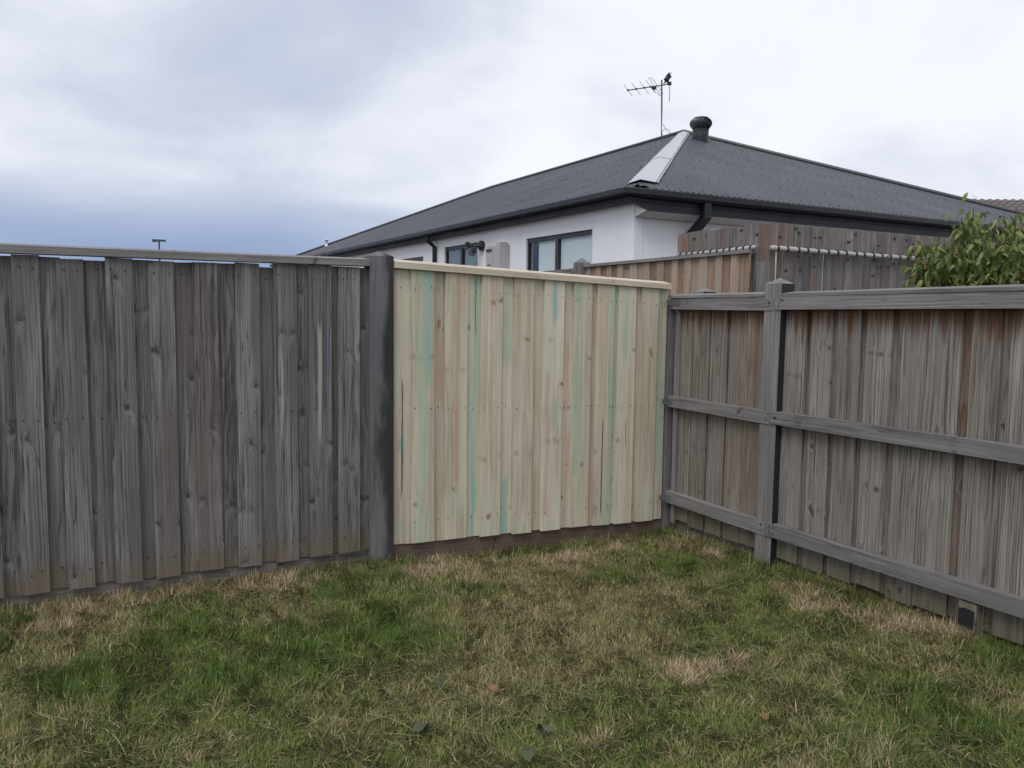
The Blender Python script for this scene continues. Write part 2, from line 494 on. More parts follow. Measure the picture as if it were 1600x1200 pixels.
M['feather_pale'] = plain('pale_feather_tips', (0.38, 0.36, 0.33), 0.7, var=0.2, scale=30)
M['beak'] = plain('dull_beak', (0.16, 0.12, 0.06), 0.5)
M['pvc'] = plain('white_pvc_pipe', (0.36, 0.35, 0.335), 0.45, var=0.15, scale=8)
M['band'] = plain('black_tape', (0.016, 0.017, 0.020), 0.5)
M['tile'] = plain('grey_roof_tile', (0.125, 0.105, 0.100), 0.75, var=0.3, scale=5)
M['tile_wall'] = plain('brick_red_brown', (0.25, 0.16, 0.12), 0.85, var=0.2)
M['bark'] = plain('grey_brown_bark', (0.10, 0.075, 0.05), 0.85, var=0.3, scale=18)
M['lamp_grey'] = plain('street_lamp_grey', (0.06, 0.065, 0.075), 0.5)


def glass_mat():
    m, g, b = new_mat('window_glass')
    t = m.node_tree
    out = [n for n in t.nodes if n.type == 'OUTPUT_MATERIAL'][0]
    t.nodes.remove(b)
    tr = g.node('ShaderNodeBsdfTransparent')
    tr.inputs[0].default_value = (0.94, 0.97, 0.97, 1)
    gl = g.node('ShaderNodeBsdfGlossy')
    gl.inputs['Roughness'].default_value = 0.03
    lw = g.node('ShaderNodeLayerWeight')
    lw.inputs[0].default_value = 0.5
    fc = lw.outputs['Facing']
    mx = g.node('ShaderNodeMixShader')
    g.put(mx.inputs[0], g.m('ADD', g.m('MULTIPLY', g.m('POWER', fc, 4.0), 0.5), 0.06, clamp=True))
    g.l.new(tr.outputs[0], mx.inputs[1])
    g.l.new(gl.outputs[0], mx.inputs[2])
    g.l.new(mx.outputs[0], out.inputs[0])
    return m


M['glass'] = glass_mat()


def leaf_mat(name, c0, c1, trans=0.25, attr=None, rough=0.5):
    m, g, b = new_mat(name)
    if attr:
        a = g.node('ShaderNodeAttribute', attribute_type='GEOMETRY', attribute_name=attr)
        c = a.outputs['Color']
    else:
        co = g.node('ShaderNodeTexCoord').outputs['Object']
        rn = g.node('ShaderNodeObjectInfo').outputs['Random']
        isl = g.node('ShaderNodeNewGeometry').outputs['Random Per Island']
        k = g.m('FRACT', g.m('ADD', rn, isl))
        k = g.m('ADD', g.m('MULTIPLY', k, 0.8), g.m('MULTIPLY', g.noise(co, 30.0, 2.0), 0.25))
        c = g.mix(k, c0, c1)
    g.put(b.inputs['Base Color'], c)
    b.inputs['Roughness'].default_value = rough if not attr else 0.7
    b.inputs['Specular IOR Level'].default_value = 0.4 if not attr else 0.2
    out = [n for n in m.node_tree.nodes if n.type == 'OUTPUT_MATERIAL'][0]
    tl = g.node('ShaderNodeBsdfTranslucent')
    g.put(tl.inputs[0], c)
    mx = g.node('ShaderNodeMixShader')
    mx.inputs[0].default_value = trans
    g.l.new(b.outputs[0], mx.inputs[1])
    g.l.new(tl.outputs[0], mx.inputs[2])
    g.l.new(mx.outputs[0], out.inputs[0])
    return m


M['grass'] = leaf_mat('grass_blades', None, None, 0.22, 'blade_colour')
M['leaf'] = leaf_mat('glossy_green_leaf', (0.045, 0.085, 0.024), (0.24, 0.29, 0.085), 0.28)
M['leaf_dark'] = leaf_mat('dark_small_leaf', (0.030, 0.045, 0.020), (0.09, 0.085, 0.035), 0.2)
M['leaf_red'] = leaf_mat('yellow_red_leaf', (0.19, 0.15, 0.05), (0.22, 0.10, 0.06), 0.2)
M['leaf_fallen'] = leaf_mat('fallen_grey_green_leaf', (0.055, 0.075, 0.040), (0.095, 0.105, 0.062), 0.1, None, 0.85)
M['leaf_orange'] = leaf_mat('fallen_orange_leaf', (0.20, 0.095, 0.035), (0.24, 0.14, 0.06), 0.1)


# ------------------------------------------------------------------ ground
def gh(x, y):
    """height of the soil"""
    x = np.asarray(x, float)
    y = np.asarray(y, float)
    h = -0.105 - 0.012 * np.clip(x, -3, 3) + 0.012 * np.sin(1.7 * x + 0.6) * np.cos(1.3 * y + 0.4)
    h += 0.006 * np.sin(4.1 * x - 2.2 * y) + 0.005 * np.cos(5.3 * y + 1.1 * x)
    h += 0.016 * np.clip(1 - np.abs(y + 0.15) / 0.5, 0, 1) * np.clip(-x / 1.0, 0, 1)
    h -= 0.055 * np.exp(-((y + 0.05) / 0.38) ** 2) * np.clip(x / 0.25, 0, 1) * np.clip((2.55 - x) / 0.3, 0, 1)
    return h


def vnoise(x, y, s, seed=0):
    """smooth value noise 0..1"""
    r_ = np.random.default_rng(seed)
    T = r_.random((64, 64))
    xs, ys = x * s + 100.0, y * s + 100.0
    xi, yi = np.floor(xs).astype(int), np.floor(ys).astype(int)
    fx, fy = xs - xi, ys - yi
    fx, fy = fx * fx * (3 - 2 * fx), fy * fy * (3 - 2 * fy)
    a = T[xi % 64, yi % 64]
    b_ = T[(xi + 1) % 64, yi % 64]
    c_ = T[xi % 64, (yi + 1) % 64]
    d_ = T[(xi + 1) % 64, (yi + 1) % 64]
    return (a * (1 - fx) + b_ * fx) * (1 - fy) + (c_ * (1 - fx) + d_ * fx) * fy


def build_ground():
    m, g, b = new_mat('soil_and_thatch')
    co = g.node('ShaderNodeTexCoord').outputs['Object']
    n1 = g.noise(co, 2.2, 6.0, 0.6)
    n2 = g.noise(co, 60.0, 4.0, 0.65)
    c = g.mix(g.ss(n1, 0.35, 0.65), (0.045, 0.045, 0.020), (0.085, 0.062, 0.036))
    c = g.mix(g.ss(n2, 0.3, 0.75), g.mix(0.5, c, (0.02, 0.016, 0.010)), c)
    g.put(b.inputs['Base Color'], c)
    b.inputs['Roughness'].default_value = 0.95
    bp = g.node('ShaderNodeBump')
    bp.inputs['Distance'].default_value = 0.02
    g.put(bp.inputs['Height'], n2)
    g.put(b.inputs['Normal'], bp.outputs[0])
    ax = np.concatenate([[-1500, -300, -60, -15], np.linspace(-5, 6, 56), [15, 60, 300, 1500]])
    ay = np.concatenate([[-1500, -300, -60, -15], np.linspace(-6, 4, 51), [15, 60, 300, 1500]])
    X, Y = np.meshgrid(ax, ay, indexing='ij')
    Z = gh(np.clip(X, -6, 7), np.clip(Y, -7, 5))
    far = (np.abs(X) > 8) | (np.abs(Y) > 8)
    Z = np.where(far, -0.12, Z)
    nx, ny = X.shape
    v = np.stack([X, Y, Z], -1).reshape(-1, 3)
    f = [(i * ny + j, (i + 1) * ny + j, (i + 1) * ny + j + 1, i * ny + j + 1) for i in range(nx - 1) for j in range(ny - 1)]
    me = bpy.data.meshes.new('ground')
    me.from_pydata(v.tolist(), [], f)
    me.polygons.foreach_set('use_smooth', [True] * len(f))
    o = link('ground', me, m)
    tag(o, 'brown soil of the back yard under the lawn', kind='structure')


build_ground()

# ------------------------------------------------------------------ fences
def board(parent, name, x0, x1, yf, t, z0, z1, mat, warp=0.004, slope=0.0, ragged=0.003, props=None, segs=4):
    """upright board whose front faces -Y, front face at y = yf"""
    w = x1 - x0
    me = plank_mesh(name, w, t, z1 - z0, warp, segs, slope, ragged)
    o = link(name, me, mat, parent, (0.5 * (x0 + x1), yf, z0))
    for k, v in (props or {}).items():
        if k == 'tone':
            o[k] = float(v)
        else:
            vv = list(map(float, v))
            o[k] = [vv[0] - 0.5 * (x0 + x1), vv[1], vv[2] - z0, vv[3] - z0]
    return o


def hboard(parent, name, a, b_, mat, h, t, warp=0.002, props=None, rise=0.0):
    """board lying from a to b (bottom front edge), h tall, t thick away from the viewer; the width axis is vertical"""
    a, b_ = Vector(a), Vector(b_)
    L = (b_ - a).length
    me = plank_mesh(name, h, t, L, warp, 6, 0.0, 0.001, rise)
    zax = (b_ - a).normalized()
    xax = Vector((0, 0, 1))
    xax = -(xax - zax * xax.dot(zax)).normalized()
    yax = zax.cross(xax)
    o = link(name, me, mat, parent)
    mw = Matrix((xax, yax, zax)).transposed().to_4x4()
    mw.translation = a - xax * h * 0.5
    if parent:
        mw = parent.matrix_basis.inverted() @ mw
    o.matrix_basis = mw
    for k, v in (props or {}).items():
        o[k] = v
    return o


def nails(parent, pts, axis, rad=0.0045):
    mb = MB()
    for p in pts:
        r = rad * random.uniform(0.8, 1.2)
        vs_ = []
        for yy, rr in ((0.001, r), (-0.0012, r * 0.8)):
            for k in range(6):
                q = k * math.pi / 3
                if axis == 'y':
                    vs_.append((p[0] + rr * math.cos(q), p[1] + yy, p[2] + rr * math.sin(q)))
                else:
                    vs_.append((p[0] + yy, p[1] + rr * math.cos(q), p[2] + rr * math.sin(q)))
        mb.add(vs_, [(0, 1, 7, 6), (1, 2, 8, 7), (2, 3, 9, 8), (3, 4, 10, 9), (4, 5, 11, 10), (5, 0, 6, 11), (6, 7, 8, 9, 10, 11)])
    o = mb.build('nail_heads', M['nail'], parent)
    o["kind"] = "stuff"


def pyramid_post(parent, name, cx, cy, w, d, z0, z1, apex, mat, over=0.0, slots=None):
    mb = MB()
    a, e = w / 2, d / 2
    mb.add([(-a, -e, 0), (a, -e, 0), (a, e, 0), (-a, e, 0), (-a, -e, z1 - z0), (a, -e, z1 - z0), (a, e, z1 - z0), (-a, e, z1 - z0),
            (0, 0, apex - z0)],
           [(0, 3, 2, 1), (0, 1, 5, 4), (1, 2, 6, 5), (2, 3, 7, 6), (3, 0, 4, 7), (4, 5, 8), (5, 6, 8), (6, 7, 8), (7, 4, 8)])
    if slots:
        for fi, mi in slots.items():
            mb.mi[fi] = mi
        return mb.build(name, None, parent, (cx, cy, z0), mats=[mat, M['tar']])
    return mb.build(name, mat, parent, (cx, cy, z0))


# --- weathered grey fence on the left
fl = empty('paling_fence')
tag(fl, 'long weathered grey paling fence on the left with a level capping', 'fence')
LE = [-2.029, -1.902, -1.819, -1.688, -1.585, -1.448, -1.366, -1.233, -1.133, -0.997, -0.903, -0.764, -0.681, -0.543, -0.472, -0.328,
      -0.284, -0.143, -0.075]
covers = [(LE[i], LE[i + 1]) for i in range(0, len(LE) - 1, 2)]
gaps = [(LE[i], LE[i + 1]) for i in range(1, len(LE) - 1, 2)]
for k in range(1, 5):                     # runs on out of frame to the left
    covers.append((-2.029 - 0.235 * k, -2.029 - 0.235 * k + 0.14))
    gaps.append((-2.029 - 0.235 * k + 0.14, -2.029 - 0.235 * (k - 1)))
np_l = []
for i, (a, b_) in enumerate(covers):
    pr = {'tone': random.choice([0, 0, 0, 0.1, 0.05])}
    if abs(a + 0.472) < 0.01:
        pr['pale'] = (-0.400, 0.013, 0.70, 1.48)
    if abs(a + 0.681) < 0.01:
        pr['pale'] = (-0.635, 0.007, 0.75, 1.35)
    if abs(a + 1.366) < 0.01:
        pr['pale'] = (-1.275, 0.012, 1.66, 1.75)
    if abs(a + 1.133) < 0.01:
        pr['tone'] = 0.22
    if abs(a + 0.903) < 0.01:
        pr['crack'] = (-0.79, 0.004, 0.1, 0.8)
    zt = 1.836 + random.uniform(-0.010, 0.009) + (0.012 if a > -0.7 else 0)
    board(fl, 'paling', a, b_, random.uniform(-0.003, 0.002), 0.020, random.uniform(-0.006, 0.002), zt, M['grey_wood'], 0.005, props=pr)
    for zz in (1.775, 0.955, 0.115):
        np_l += [(a + 0.03 + random.uniform(-.01, .01), -0.004, zz + random.uniform(-.012, .012)),
                 (b_ - 0.03 + random.uniform(-.01, .01), -0.004, zz + random.uniform(-.012, .012))]
for a, b_ in gaps:
    pr = {'tone': random.choice([0, 0, 0.1, 0.15])}
    if abs(a + 0.328) < 0.01:
        pr = {'tone': 0.35}
    e = 0.018
    board(fl, 'paling', a - e, b_ + (e if b_ < -0.08 else -0.002), 0.023 + random.uniform(-0.001, 0.002), 0.012, random.uniform(-0.003, 0.006),
          1.834 + random.uniform(-0.010, 0.008) + (0.012 if a > -0.7 else 0), M['grey_wood'], 0.004, props=pr)
    for zz in (1.765, 0.95, 0.125):
        np_l.append(((a + b_) / 2 + random.uniform(-.015, .015), 0.021, zz + random.uniform(-.012, .012)))
nails(fl, np_l, 'y')
hboard(fl, 'capping', (-3.1, -0.026, 1.846), (-0.079, -0.026, 1.853), M['rail_wood'], 0.040, 0.11, rise=0.016)
hboard(fl, 'plinth', (-3.1, 0.036, -0.24), (-0.079, 0.036, -0.24), M['grey_wood'], 0.30, 0.025, props={'tone': 0.25})
for zz in (1.66, 0.91, 0.08):
    hboard(fl, 'rail', (-3.1, 0.040, zz), (-0.079, 0.040, zz), M['rail_wood'], 0.085, 0.045)
pyramid_post(fl, 'post', 0.004, 0.048, 0.162, 0.12, -0.3, 1.922, 1.957, M['post_wood'])['tone'] = 0.8

# --- new pine panel in the middle
fg = empty('fence_panel')
tag(fg, 'new pale pine paling panel with green stain streaks between the grey fences', 'fence')
GE = [0.088, 0.213, 0.381, 0.46, 0.626, 0.733, 0.893, 0.99, 1.151, 1.236, 1.404, 1.487, 1.646, 1.697, 1.849, 1.891, 2.054, 2.109, 2.271, 2.373]
GP = {0: dict(green_a=(0.15, 0.035, 0.60, 0.80), green_b=(0.14, 0.045, 0.02, 0.20), crack=(0.155, 0.0055, 0.33, 1.18), tone=0.25),
      1: dict(green_a=(0.335, 0.030, 1.02, 1.95), green_b=(0.292, 0.055, -0.2, 1.95)),
      2: dict(brown_a=(0.43, 0.05, 0.9, 1.4), tone=0.3),
      3: dict(brown_a=(0.548, 0.036, 0.35, 1.95)),
      4: dict(green_a=(0.683, 0.027, -0.1, 1.95), green_b=(0.715, 0.03, 0.9, 1.95), crack=(0.693, 0.004, 1.38, 1.9)),
      5: dict(brown_a=(0.815, 0.024, 0.40, 1.95)),
      6: dict(green_a=(0.94, 0.04, -0.1, 0.42), green_b=(0.94, 0.05, 1.15, 1.95), tone=0.2),
      7: dict(),
      8: dict(tone=0.45, brown_a=(1.20, 0.05, -0.1, 0.5)),
      9: dict(green_a=(1.317, 0.026, 1.47, 1.95), green_b=(1.33, 0.03, 0.7, 1.0)),
      10: dict(brown_a=(1.452, 0.022, -0.2, 1.4), tone=0.2),
      11: dict(green_b=(1.53, 0.04, 0.3, 1.95)),
      12: dict(brown_a=(1.672, 0.05, -0.2, 1.95), tone=0.5),
      13: dict(crack=(1.768, 0.0055, 0.0, 0.82), green_b=(1.83, 0.03, -0.2, 1.9)),
      14: dict(green_b=(1.87, 0.04, -0.2, 1.9)),
      15: dict(green_b=(1.965, 0.05, 1.2, 1.95), crack=(1.985, 0.0045, 0.52, 0.80)),
      16: dict(brown_a=(2.085, 0.03, -0.2, 1.9), tone=0.3),
      17: dict(brown_a=(2.20, 0.026, 0.2, 1.35)),
      18: dict(green_a=(2.297, 0.026, 1.30, 1.95), green_b=(2.32, 0.06, 0.2, 1.3))}
np_g = []
for i in range(19):
    a, b_ = GE[i], GE[i + 1]
    cov = i % 2 == 1
    mid = (a + b_) / 2
    e = 0 if cov else 0.017
    aa, bb = (a - e if i else a), (b_ + e if i < 18 else b_)
    pr = dict(GP[i])
    if i == 9:
        pr['brown_a'] = (1.27, 0.03, 0.0, 1.2)
    zb = 0.012 - 0.0356 * mid + (random.uniform(-0.006, 0.001) if cov else random.uniform(-0.006, 0.001))
    zt = 1.850 - 0.0362 * mid
    board(fg, 'paling', aa, bb, 0.0 if cov else 0.020, 0.019 if cov else 0.013, zb, zt, M['new_wood'], 0.003, slope=-0.036, props=pr)
    for zz in (1.735, 0.93, 0.155):
        zq = zz - 0.036 * mid
        if cov:
            np_g += [(a + 0.025, -0.002, zq + random.uniform(-.01, .01)), (b_ - 0.025, -0.002, zq + random.uniform(-.01, .01))]
        else:
            np_g.append((mid + random.uniform(-.012, .012), 0.018, zq + random.uniform(-.01, .01)))
# extra teal run low on the fifth cover
nails(fg, np_g, 'y', 0.0042)
hboard(fg, 'capping', (0.088, -0.024, 1.8515), (2.378, -0.024, 1.7685), M['new_wood'], 0.040, 0.10, props={'tone': 0.35}, rise=0.022)
hboard(fg, 'plinth', (0.088, 0.034, -0.36), (2.37, 0.034, -0.43), M['new_plinth'], 0.40, 0.03)
for zz in (1.68, 0.88, 0.10):
    hboard(fg, 'rail', (0.088, 0.036, zz), (2.37, 0.036, zz - 0.083), M['new_wood'], 0.085, 0.045)

# --- right fence, seen from its rail side; faces -X
fr = empty('rail_fence', (2.40, 0, 0))
tag(fr, 'old grey-brown paling fence on the right showing its rails and posts', 'fence')
RX = 2.40


def xboard(parent, name, y0, y1, xf, t, z0, z1, mat, props=None, warp=0.003, dz=0.0):
    """upright board whose front faces -X; y0 > y1 (left to right seen from the yard)"""
    w = abs(y0 - y1)
    me = plank_mesh(name, w, t, z1 - z0, warp, 4, dz, 0.004)
    o = link(name, me, mat, parent)
    mw = Matrix.Rotation(R(-90), 4, 'Z')
    mw.translation = Vector((xf, (y0 + y1) / 2, z0)) - (parent.location if parent else Vector())
    o.matrix_basis = mw
    for k, v in (props or {}).items():
        o[k] = v
    return o


RB = [(0.0, -0.194), (-0.201, -0.373), (-0.394, -0.564), (-0.590, -0.757), (-0.763, -0.955), (-1.100, -1.295), (-1.336, -1.498),
      (-1.536, -1.705), (-1.746, -1.92), (-1.966, -2.137), (-2.142, -2.345), (-2.398, -2.553), (-2.602, -2.76), (-2.80, -2.95), (-3.0, -3.15)]
for i, (a, b_) in enumerate(RB):
    pr = {'tone': 0.35 if i in (4,) else random.choice([0, 0, 0.1, 0.15])}
    if i < 5:
        pr['tone'] += 0.15
    xboard(fr, 'paling', a, b_, 2.462 + random.uniform(-.001, .002), 0.015, -0.085 + random.uniform(-.012, .012), 1.66, M['back_wood'], pr)
for i, (a, b_) in enumerate(RB[:-1]):
    c_, d_ = b_ + 0.03, RB[i + 1][0] - 0.03
    xboard(fr, 'paling', c_, d_, 2.4815, 0.015, -0.085 + random.uniform(-.012, .012), 1.66, M['back_wood'], {'tone': random.uniform(0.3, 0.6)})
xboard(fr, 'corner_batten', -0.018, -0.058, 2.436, 0.022, -0.1, 1.60, M['rail_wood'])
cp = MB()
cp.box(0.004, 0.075, 0.022, 0.115, -0.2, 1.69)
cp.build('corner_post', M['post_wood'], fr)
nr = []
for (za, h) in ((1.613, 0.086), (0.838, 0.087), (0.064, 0.090)):
    hboard(fr, 'rail', (RX, 0.012, za), (RX, -1.058, za - 0.005), M['rail_wood'], h, 0.060)
    hboard(fr, 'rail', (RX - 0.006, -1.071, za - 0.001), (RX, -3.3, za + 0.013), M['rail_wood'], h, 0.060)
    for k in range(5):
        nr.append((RX - 0.007, -1.10 - random.uniform(0, .045), za + random.uniform(0.02, 0.07)))
        if k < 3:
            nr.append((RX - 0.001, -1.03 + random.uniform(-.01, .02), za + random.uniform(0.02, 0.07)))
for o in [q for q in fr.children if q.name.startswith('rail')]:
    pass
no = nails(None, nr, 'x', 0.0055)
for o in list(col.objects):
    if o.name.startswith('nail_heads') and o.parent is None:
        o.parent = fr
        o.matrix_parent_inverse = fr.matrix_basis.inverted()
hboard(fr, 'capping', (2.392, 0.03, 1.7005), (2.392, -0.975, 1.6985), M['rail_wood'], 0.020, 0.12, rise=0.016)
hboard(fr, 'capping', (2.392, -1.122, 1.700), (2.392, -3.3, 1.715), M['rail_wood'], 0.020, 0.12, rise=0.016)
p = pyramid_post(fr, 'post', 0.062, -1.043, 0.118, 0.148, -0.4, 1.787, 1.828, M['rail_wood'], slots={1: 1})
p.location = (2.405 + 0.059 - 2.40, -1.043, -0.4)
p = pyramid_post(fr, 'post', 0.29, -0.05, 0.13, 0.13, -0.2, 1.755, 1.79, M['rail_wood'], slots={1: 1})
# the post head above the cappings is bare grey on its right side: lighter timber cap block
hboard(fr, 'plinth', (2.50, 0.05, -0.30), (2.50, -3.3, -0.30), M['back_wood'], 0.26, 0.02, props={'tone': 0.3})
st = MB()
st.box(-0.05, 0.05, -0.048, 0.048, -0.2, 0.06)
so = st.build('stub_post', M['back_wood'], fr, (2.455 - 2.40, -2.50, 0.0))
st = MB()
st.add([(-0.0508, 0.048, -0.075), (-0.0508, -0.034, -0.085), (-0.0508, -0.040, 0.020), (-0.0508, 0.01, 0.026), (-0.0508, 0.048, 0.018),
        (-0.0498, 0.048, -0.075), (-0.0498, -0.034, -0.085), (-0.0498, -0.040, 0.020), (-0.0498, 0.01, 0.026), (-0.0498, 0.048, 0.018)],
       [(0, 4, 3, 2, 1), (0, 1, 6, 5), (1, 2, 7, 6), (2, 3, 8, 7), (3, 4, 9, 8), (4, 0, 5, 9)])
st.build('black_paint_patch', M['tar'], so)

# --- galvanised straps tying the panel to the rails
for zz, h, gx, ry in ((1.668, 0.038, 0.060, 0.085), (0.885, 0.038, 0.075, 0.03), (0.110, 0.038, 0.075, 0.045)):
    s = MB()
    s.box(2.395 - gx, 2.3955, -0.0195, -0.0165, zz - h / 2, zz + h / 2)
    s.box(2.3935, 2.3965, -0.0165 - ry, -0.0195, zz - h / 2 - 0.002, zz + h / 2 - 0.002)
    for k in range(4):
        cx = 2.395 - gx + 0.012 + 0.016 * k
        s.box(cx - 0.003, cx + 0.003, -0.0205, -0.0193, zz - 0.008 + (k % 2) * 0.014, zz - 0.002 + (k % 2) * 0.014, 1)
    o = s.build('bracket', None, None, mats=[M['galv'], M['dark']])
    lab = {1.668: 'galvanised metal strap joining pale panel to the top rail', 0.885: 'galvanised metal strap joining pale panel to the middle rail',
           0.110: 'galvanised metal strap joining pale panel to the bottom rail'}[zz]
    tag(o, lab, 'bracket', 'straps at the panel corner')

# --- tan fence behind
fb = empty('side_fence', (3.4, 0.2, 0))
tag(fb, 'tan brown paling fence behind the pale panel, running back to the white house', 'fence')
yy = 0.205
i = 0
while yy < 6.2:
    w = random.uniform(0.10, 0.125) if i % 2 == 0 else random.uniform(0.085, 0.11)
    cov = i % 2 == 1
    e = 0 if cov else 0.015
    if not (2.70 < yy + w / 2 < 2.95):
        o = xboard(fb, 'paling', yy + w + e, yy - (e if i else 0), 3.40 + (0 if cov else 0.016), 0.015, 0.0, (2.108 if yy < 2.8 else 2.05), M['brown_wood'],
                   {'tone': random.choice([0.2, 0.5, 0.8]) if not cov else random.choice([0, 0, 0.25])})
    yy += w
    i += 1
hboard(fb, 'capping', (3.375, 2.745, 2.098), (3.375, 0.20, 2.110), M['rail_wood'], 0.030, 0.09, rise=0.012)
hboard(fb, 'capping', (3.375, 6.2, 2.03), (3.375, 2.905, 2.062), M['rail_wood'], 0.030, 0.09, rise=0.012)
p = pyramid_post(fb, 'post', 0.0, 0, 0.13, 0.15, 0.0, 2.152, 2.21, M['rail_wood'])
p.location = (3.405 - 3.4, 2.825 - 0.2, 0)
pb = MB()
pb.box(-0.04, 0.04, -0.045, 0.03, 0, 2.03)
o = pb.build('end_post', M['rail_wood'], fb, (3.46 - 3.4, 0.09 - 0.2, 0.0))

# --- tall patchwork screen at the corner (two wings)
ft = empty('screen_fence', (3.45, 0.05, 0))
tag(ft, 'tall grey-brown patchwork paling screen with small notches behind the corner', 'fence')
notch_shade = MB()  # raised dark blocks stand in for the shade inside the hand holes
yy = 0.06
while yy < 1.22:
    w = random.uniform(0.075, 0.115)
    xo = 3.485 + random.choice([0, 0.012])
    xboard(ft, 'paling', yy + w, yy, xo, 0.012, 0.1, 2.362 + random.uniform(-.012, .008), M['screen_wood'],
           {'tone': 0.6 if (yy < 0.12 or yy > 1.08) else random.choice([0, 0, 0, 0.1, 0.3])})
    if random.random() < 0.45:
        zc = random.uniform(2.20, 2.33)
        notch_shade.box(xo - 0.003, xo + 0.001, yy + 0.02, yy + 0.055, zc, zc + 0.02, 0)
        notch_shade.box(xo - 0.006, xo + 0.001, yy + 0.018, yy + 0.057, zc + 0.02, zc + 0.026, 1)
    yy += w
xx = 3.50
while xx < 6.0:
    w = random.uniform(0.065, 0.105)
    yo = 0.055 + random.choice([0, 0.012])
    board(ft, 'paling', xx, xx + w, yo, 0.012, 0.1, 2.362 + random.uniform(-.012, .008), M['screen_wood'],
          props={'tone': 0.35 if xx < 3.6 else random.choice([0, 0, 0, 0.1, 0.25])})
    for z_, pr_ in ((2.27, 0.6), (2.05, 0.35), (1.98, 0.2)):
        if random.random() < pr_:
            zc = z_ + random.uniform(-0.05, 0.06)
            notch_shade.box(xx + 0.018, xx + 0.05, yo - 0.003, yo + 0.001, zc, zc + 0.018, 0)
            notch_shade.box(xx + 0.016, xx + 0.052, yo - 0.006, yo + 0.001, zc + 0.018, zc + 0.024, 1)
    xx += w
for o in ft.children:                      # board() wrote world places: bring them under the moved empty
    if o.rotation_euler.z == 0 and o.location.x > 2:
        o.location = Vector(o.location) - ft.location
o = notch_shade.build('notches', None, ft, mats=[M['dark'], M['screen_wood']])  # hole shade painted as dark boxes, wooden lips above them
o.location = -ft.location
o["kind"] = "stuff"


def taped_pipe(label, a, b_, n, rad=0.024):
    a, b_ = Vector(a), Vector(b_)
    root = empty('white_pipe', a)
    tag(root, label, 'pipe', 'taped white pipes on the screen')
    L = b_ - a
    MB().tube([(0, 0, 0), L * 0.33 + Vector((0, 0, -0.004)), L * 0.66 + Vector((0, 0, -0.004)), L], rad, 12).build('tube', M['pvc'], root, smooth=True)
    u = L.normalized()
    for k in range(n):
        c = L * ((k + 0.5) / n) + u * random.uniform(-.01, .01)
        sk = Vector((0, 0, random.uniform(-0.006, 0.006)))
        MB().tube([c - u * 0.011 + sk * .2, c + u * 0.011 + sk * .2], rad + 0.004, 10).build('tape_band', M['band'], root)


taped_pipe('white pipe with black tape bands across the grey screen beside the bush', (3.47, 0.010, 2.146), (5.55, 0.010, 2.136), 17)
taped_pipe('white pipe with black tape bands along the top of the tan fence', (3.445, 1.18, 2.150), (3.445, 0.17, 2.160), 12, 0.020)
cb = MB().tube([(3.52, 0.005, 2.14), (3.515, -0.002, 1.9), (3.50, 0.0, 1.5), (3.5, 0.0, 0.9)], 0.006, 6)
tag(cb.build('cable', M['pvc'], smooth=True), 'thin white cable hanging down the corner of the grey screen', 'cable')

# ------------------------------------------------------------------ white house
hs = empty('house', (5.48, 4.62, 0))
tag(hs, 'single-storey white rendered house with dark corrugated hip roof', 'house')
HX, HY = 5.48, 4.62


def hbuild(mb, name, mat, parent=hs, **kw):
    o = mb.build(name, mat, parent, **kw)
    if parent == hs:
        o.location = -hs.location
    return o


EZ = 3.36
A0 = Vector((5.24, 4.26))
PK = Vector((11.74, 11.01, 6.11))
RE = Vector((11.74, 21.5, 6.11))
XE, YE = 18.24, 28.25
slopeL = (PK.z - EZ) / (PK.x - A0.x)
slopeR = (PK.z - EZ) / (PK.y - A0.y)

# walls: left wall in panels with openings
WT = 3.26
wins = [(5.70, 7.83, 2.05, 2.905), (9.83, 11.52, 1.0, 2.99), (12.76, 15.55, 2.1, 2.865)]
joints = [4.62, 5.68, 8.05, 9.75, 12.2, 15.9, 20.0, 24.0, 28.0]
for k in range(len(joints) - 1):
    a, b_ = joints[k], joints[k + 1]
    mb = MB()
    segs = [(w0, w1, z0, z1) for (w0, w1, z0, z1) in wins if w0 >= a - 0.01 and w1 <= b_ + 0.01]
    ya, yb = a + 0.003, b_ - 0.003
    if not segs:
        mb.box(HX, HX + 0.15, ya, yb, -0.1, WT)
    else:
        w0, w1, z0, z1 = segs[0]
        if w0 > ya:
            mb.box(HX, HX + 0.15, ya, w0, -0.1, WT)
        if w1 < yb:
            mb.box(HX, HX + 0.15, w1, yb, -0.1, WT)
        mb.box(HX, HX + 0.15, w0, w1, -0.1, z0)
        mb.box(HX, HX + 0.15, w0, w1, z1, WT)
    hbuild(mb, 'wall_panel', M['render'])
mb = MB()
mb.box(HX + 0.10, 18.0, HY + 0.03, HY + 0.18, -0.1, 3.19)
hbuild(mb, 'end_wall', M['render'])
mb = MB()
mb.box(HX + 0.003, HX + 0.09, HY - 0.012, HY + 0.06, -0.1, 2.99)
hbuild(mb, 'corner_trim', M['white_trim'])
mb = MB()
mb.box(HX + 0.16, 17.9, HY + 0.2, 27.9, 2.95, 3.0)
mb.box(17.8, 18.0, HY + 0.2, 28.0, -0.1, 3.0)
mb.box(HX + 0.16, 17.8, 27.8, 28.0, -0.1, 3.0)
hbuild(mb, 'inner_ceiling', M['soffit'])

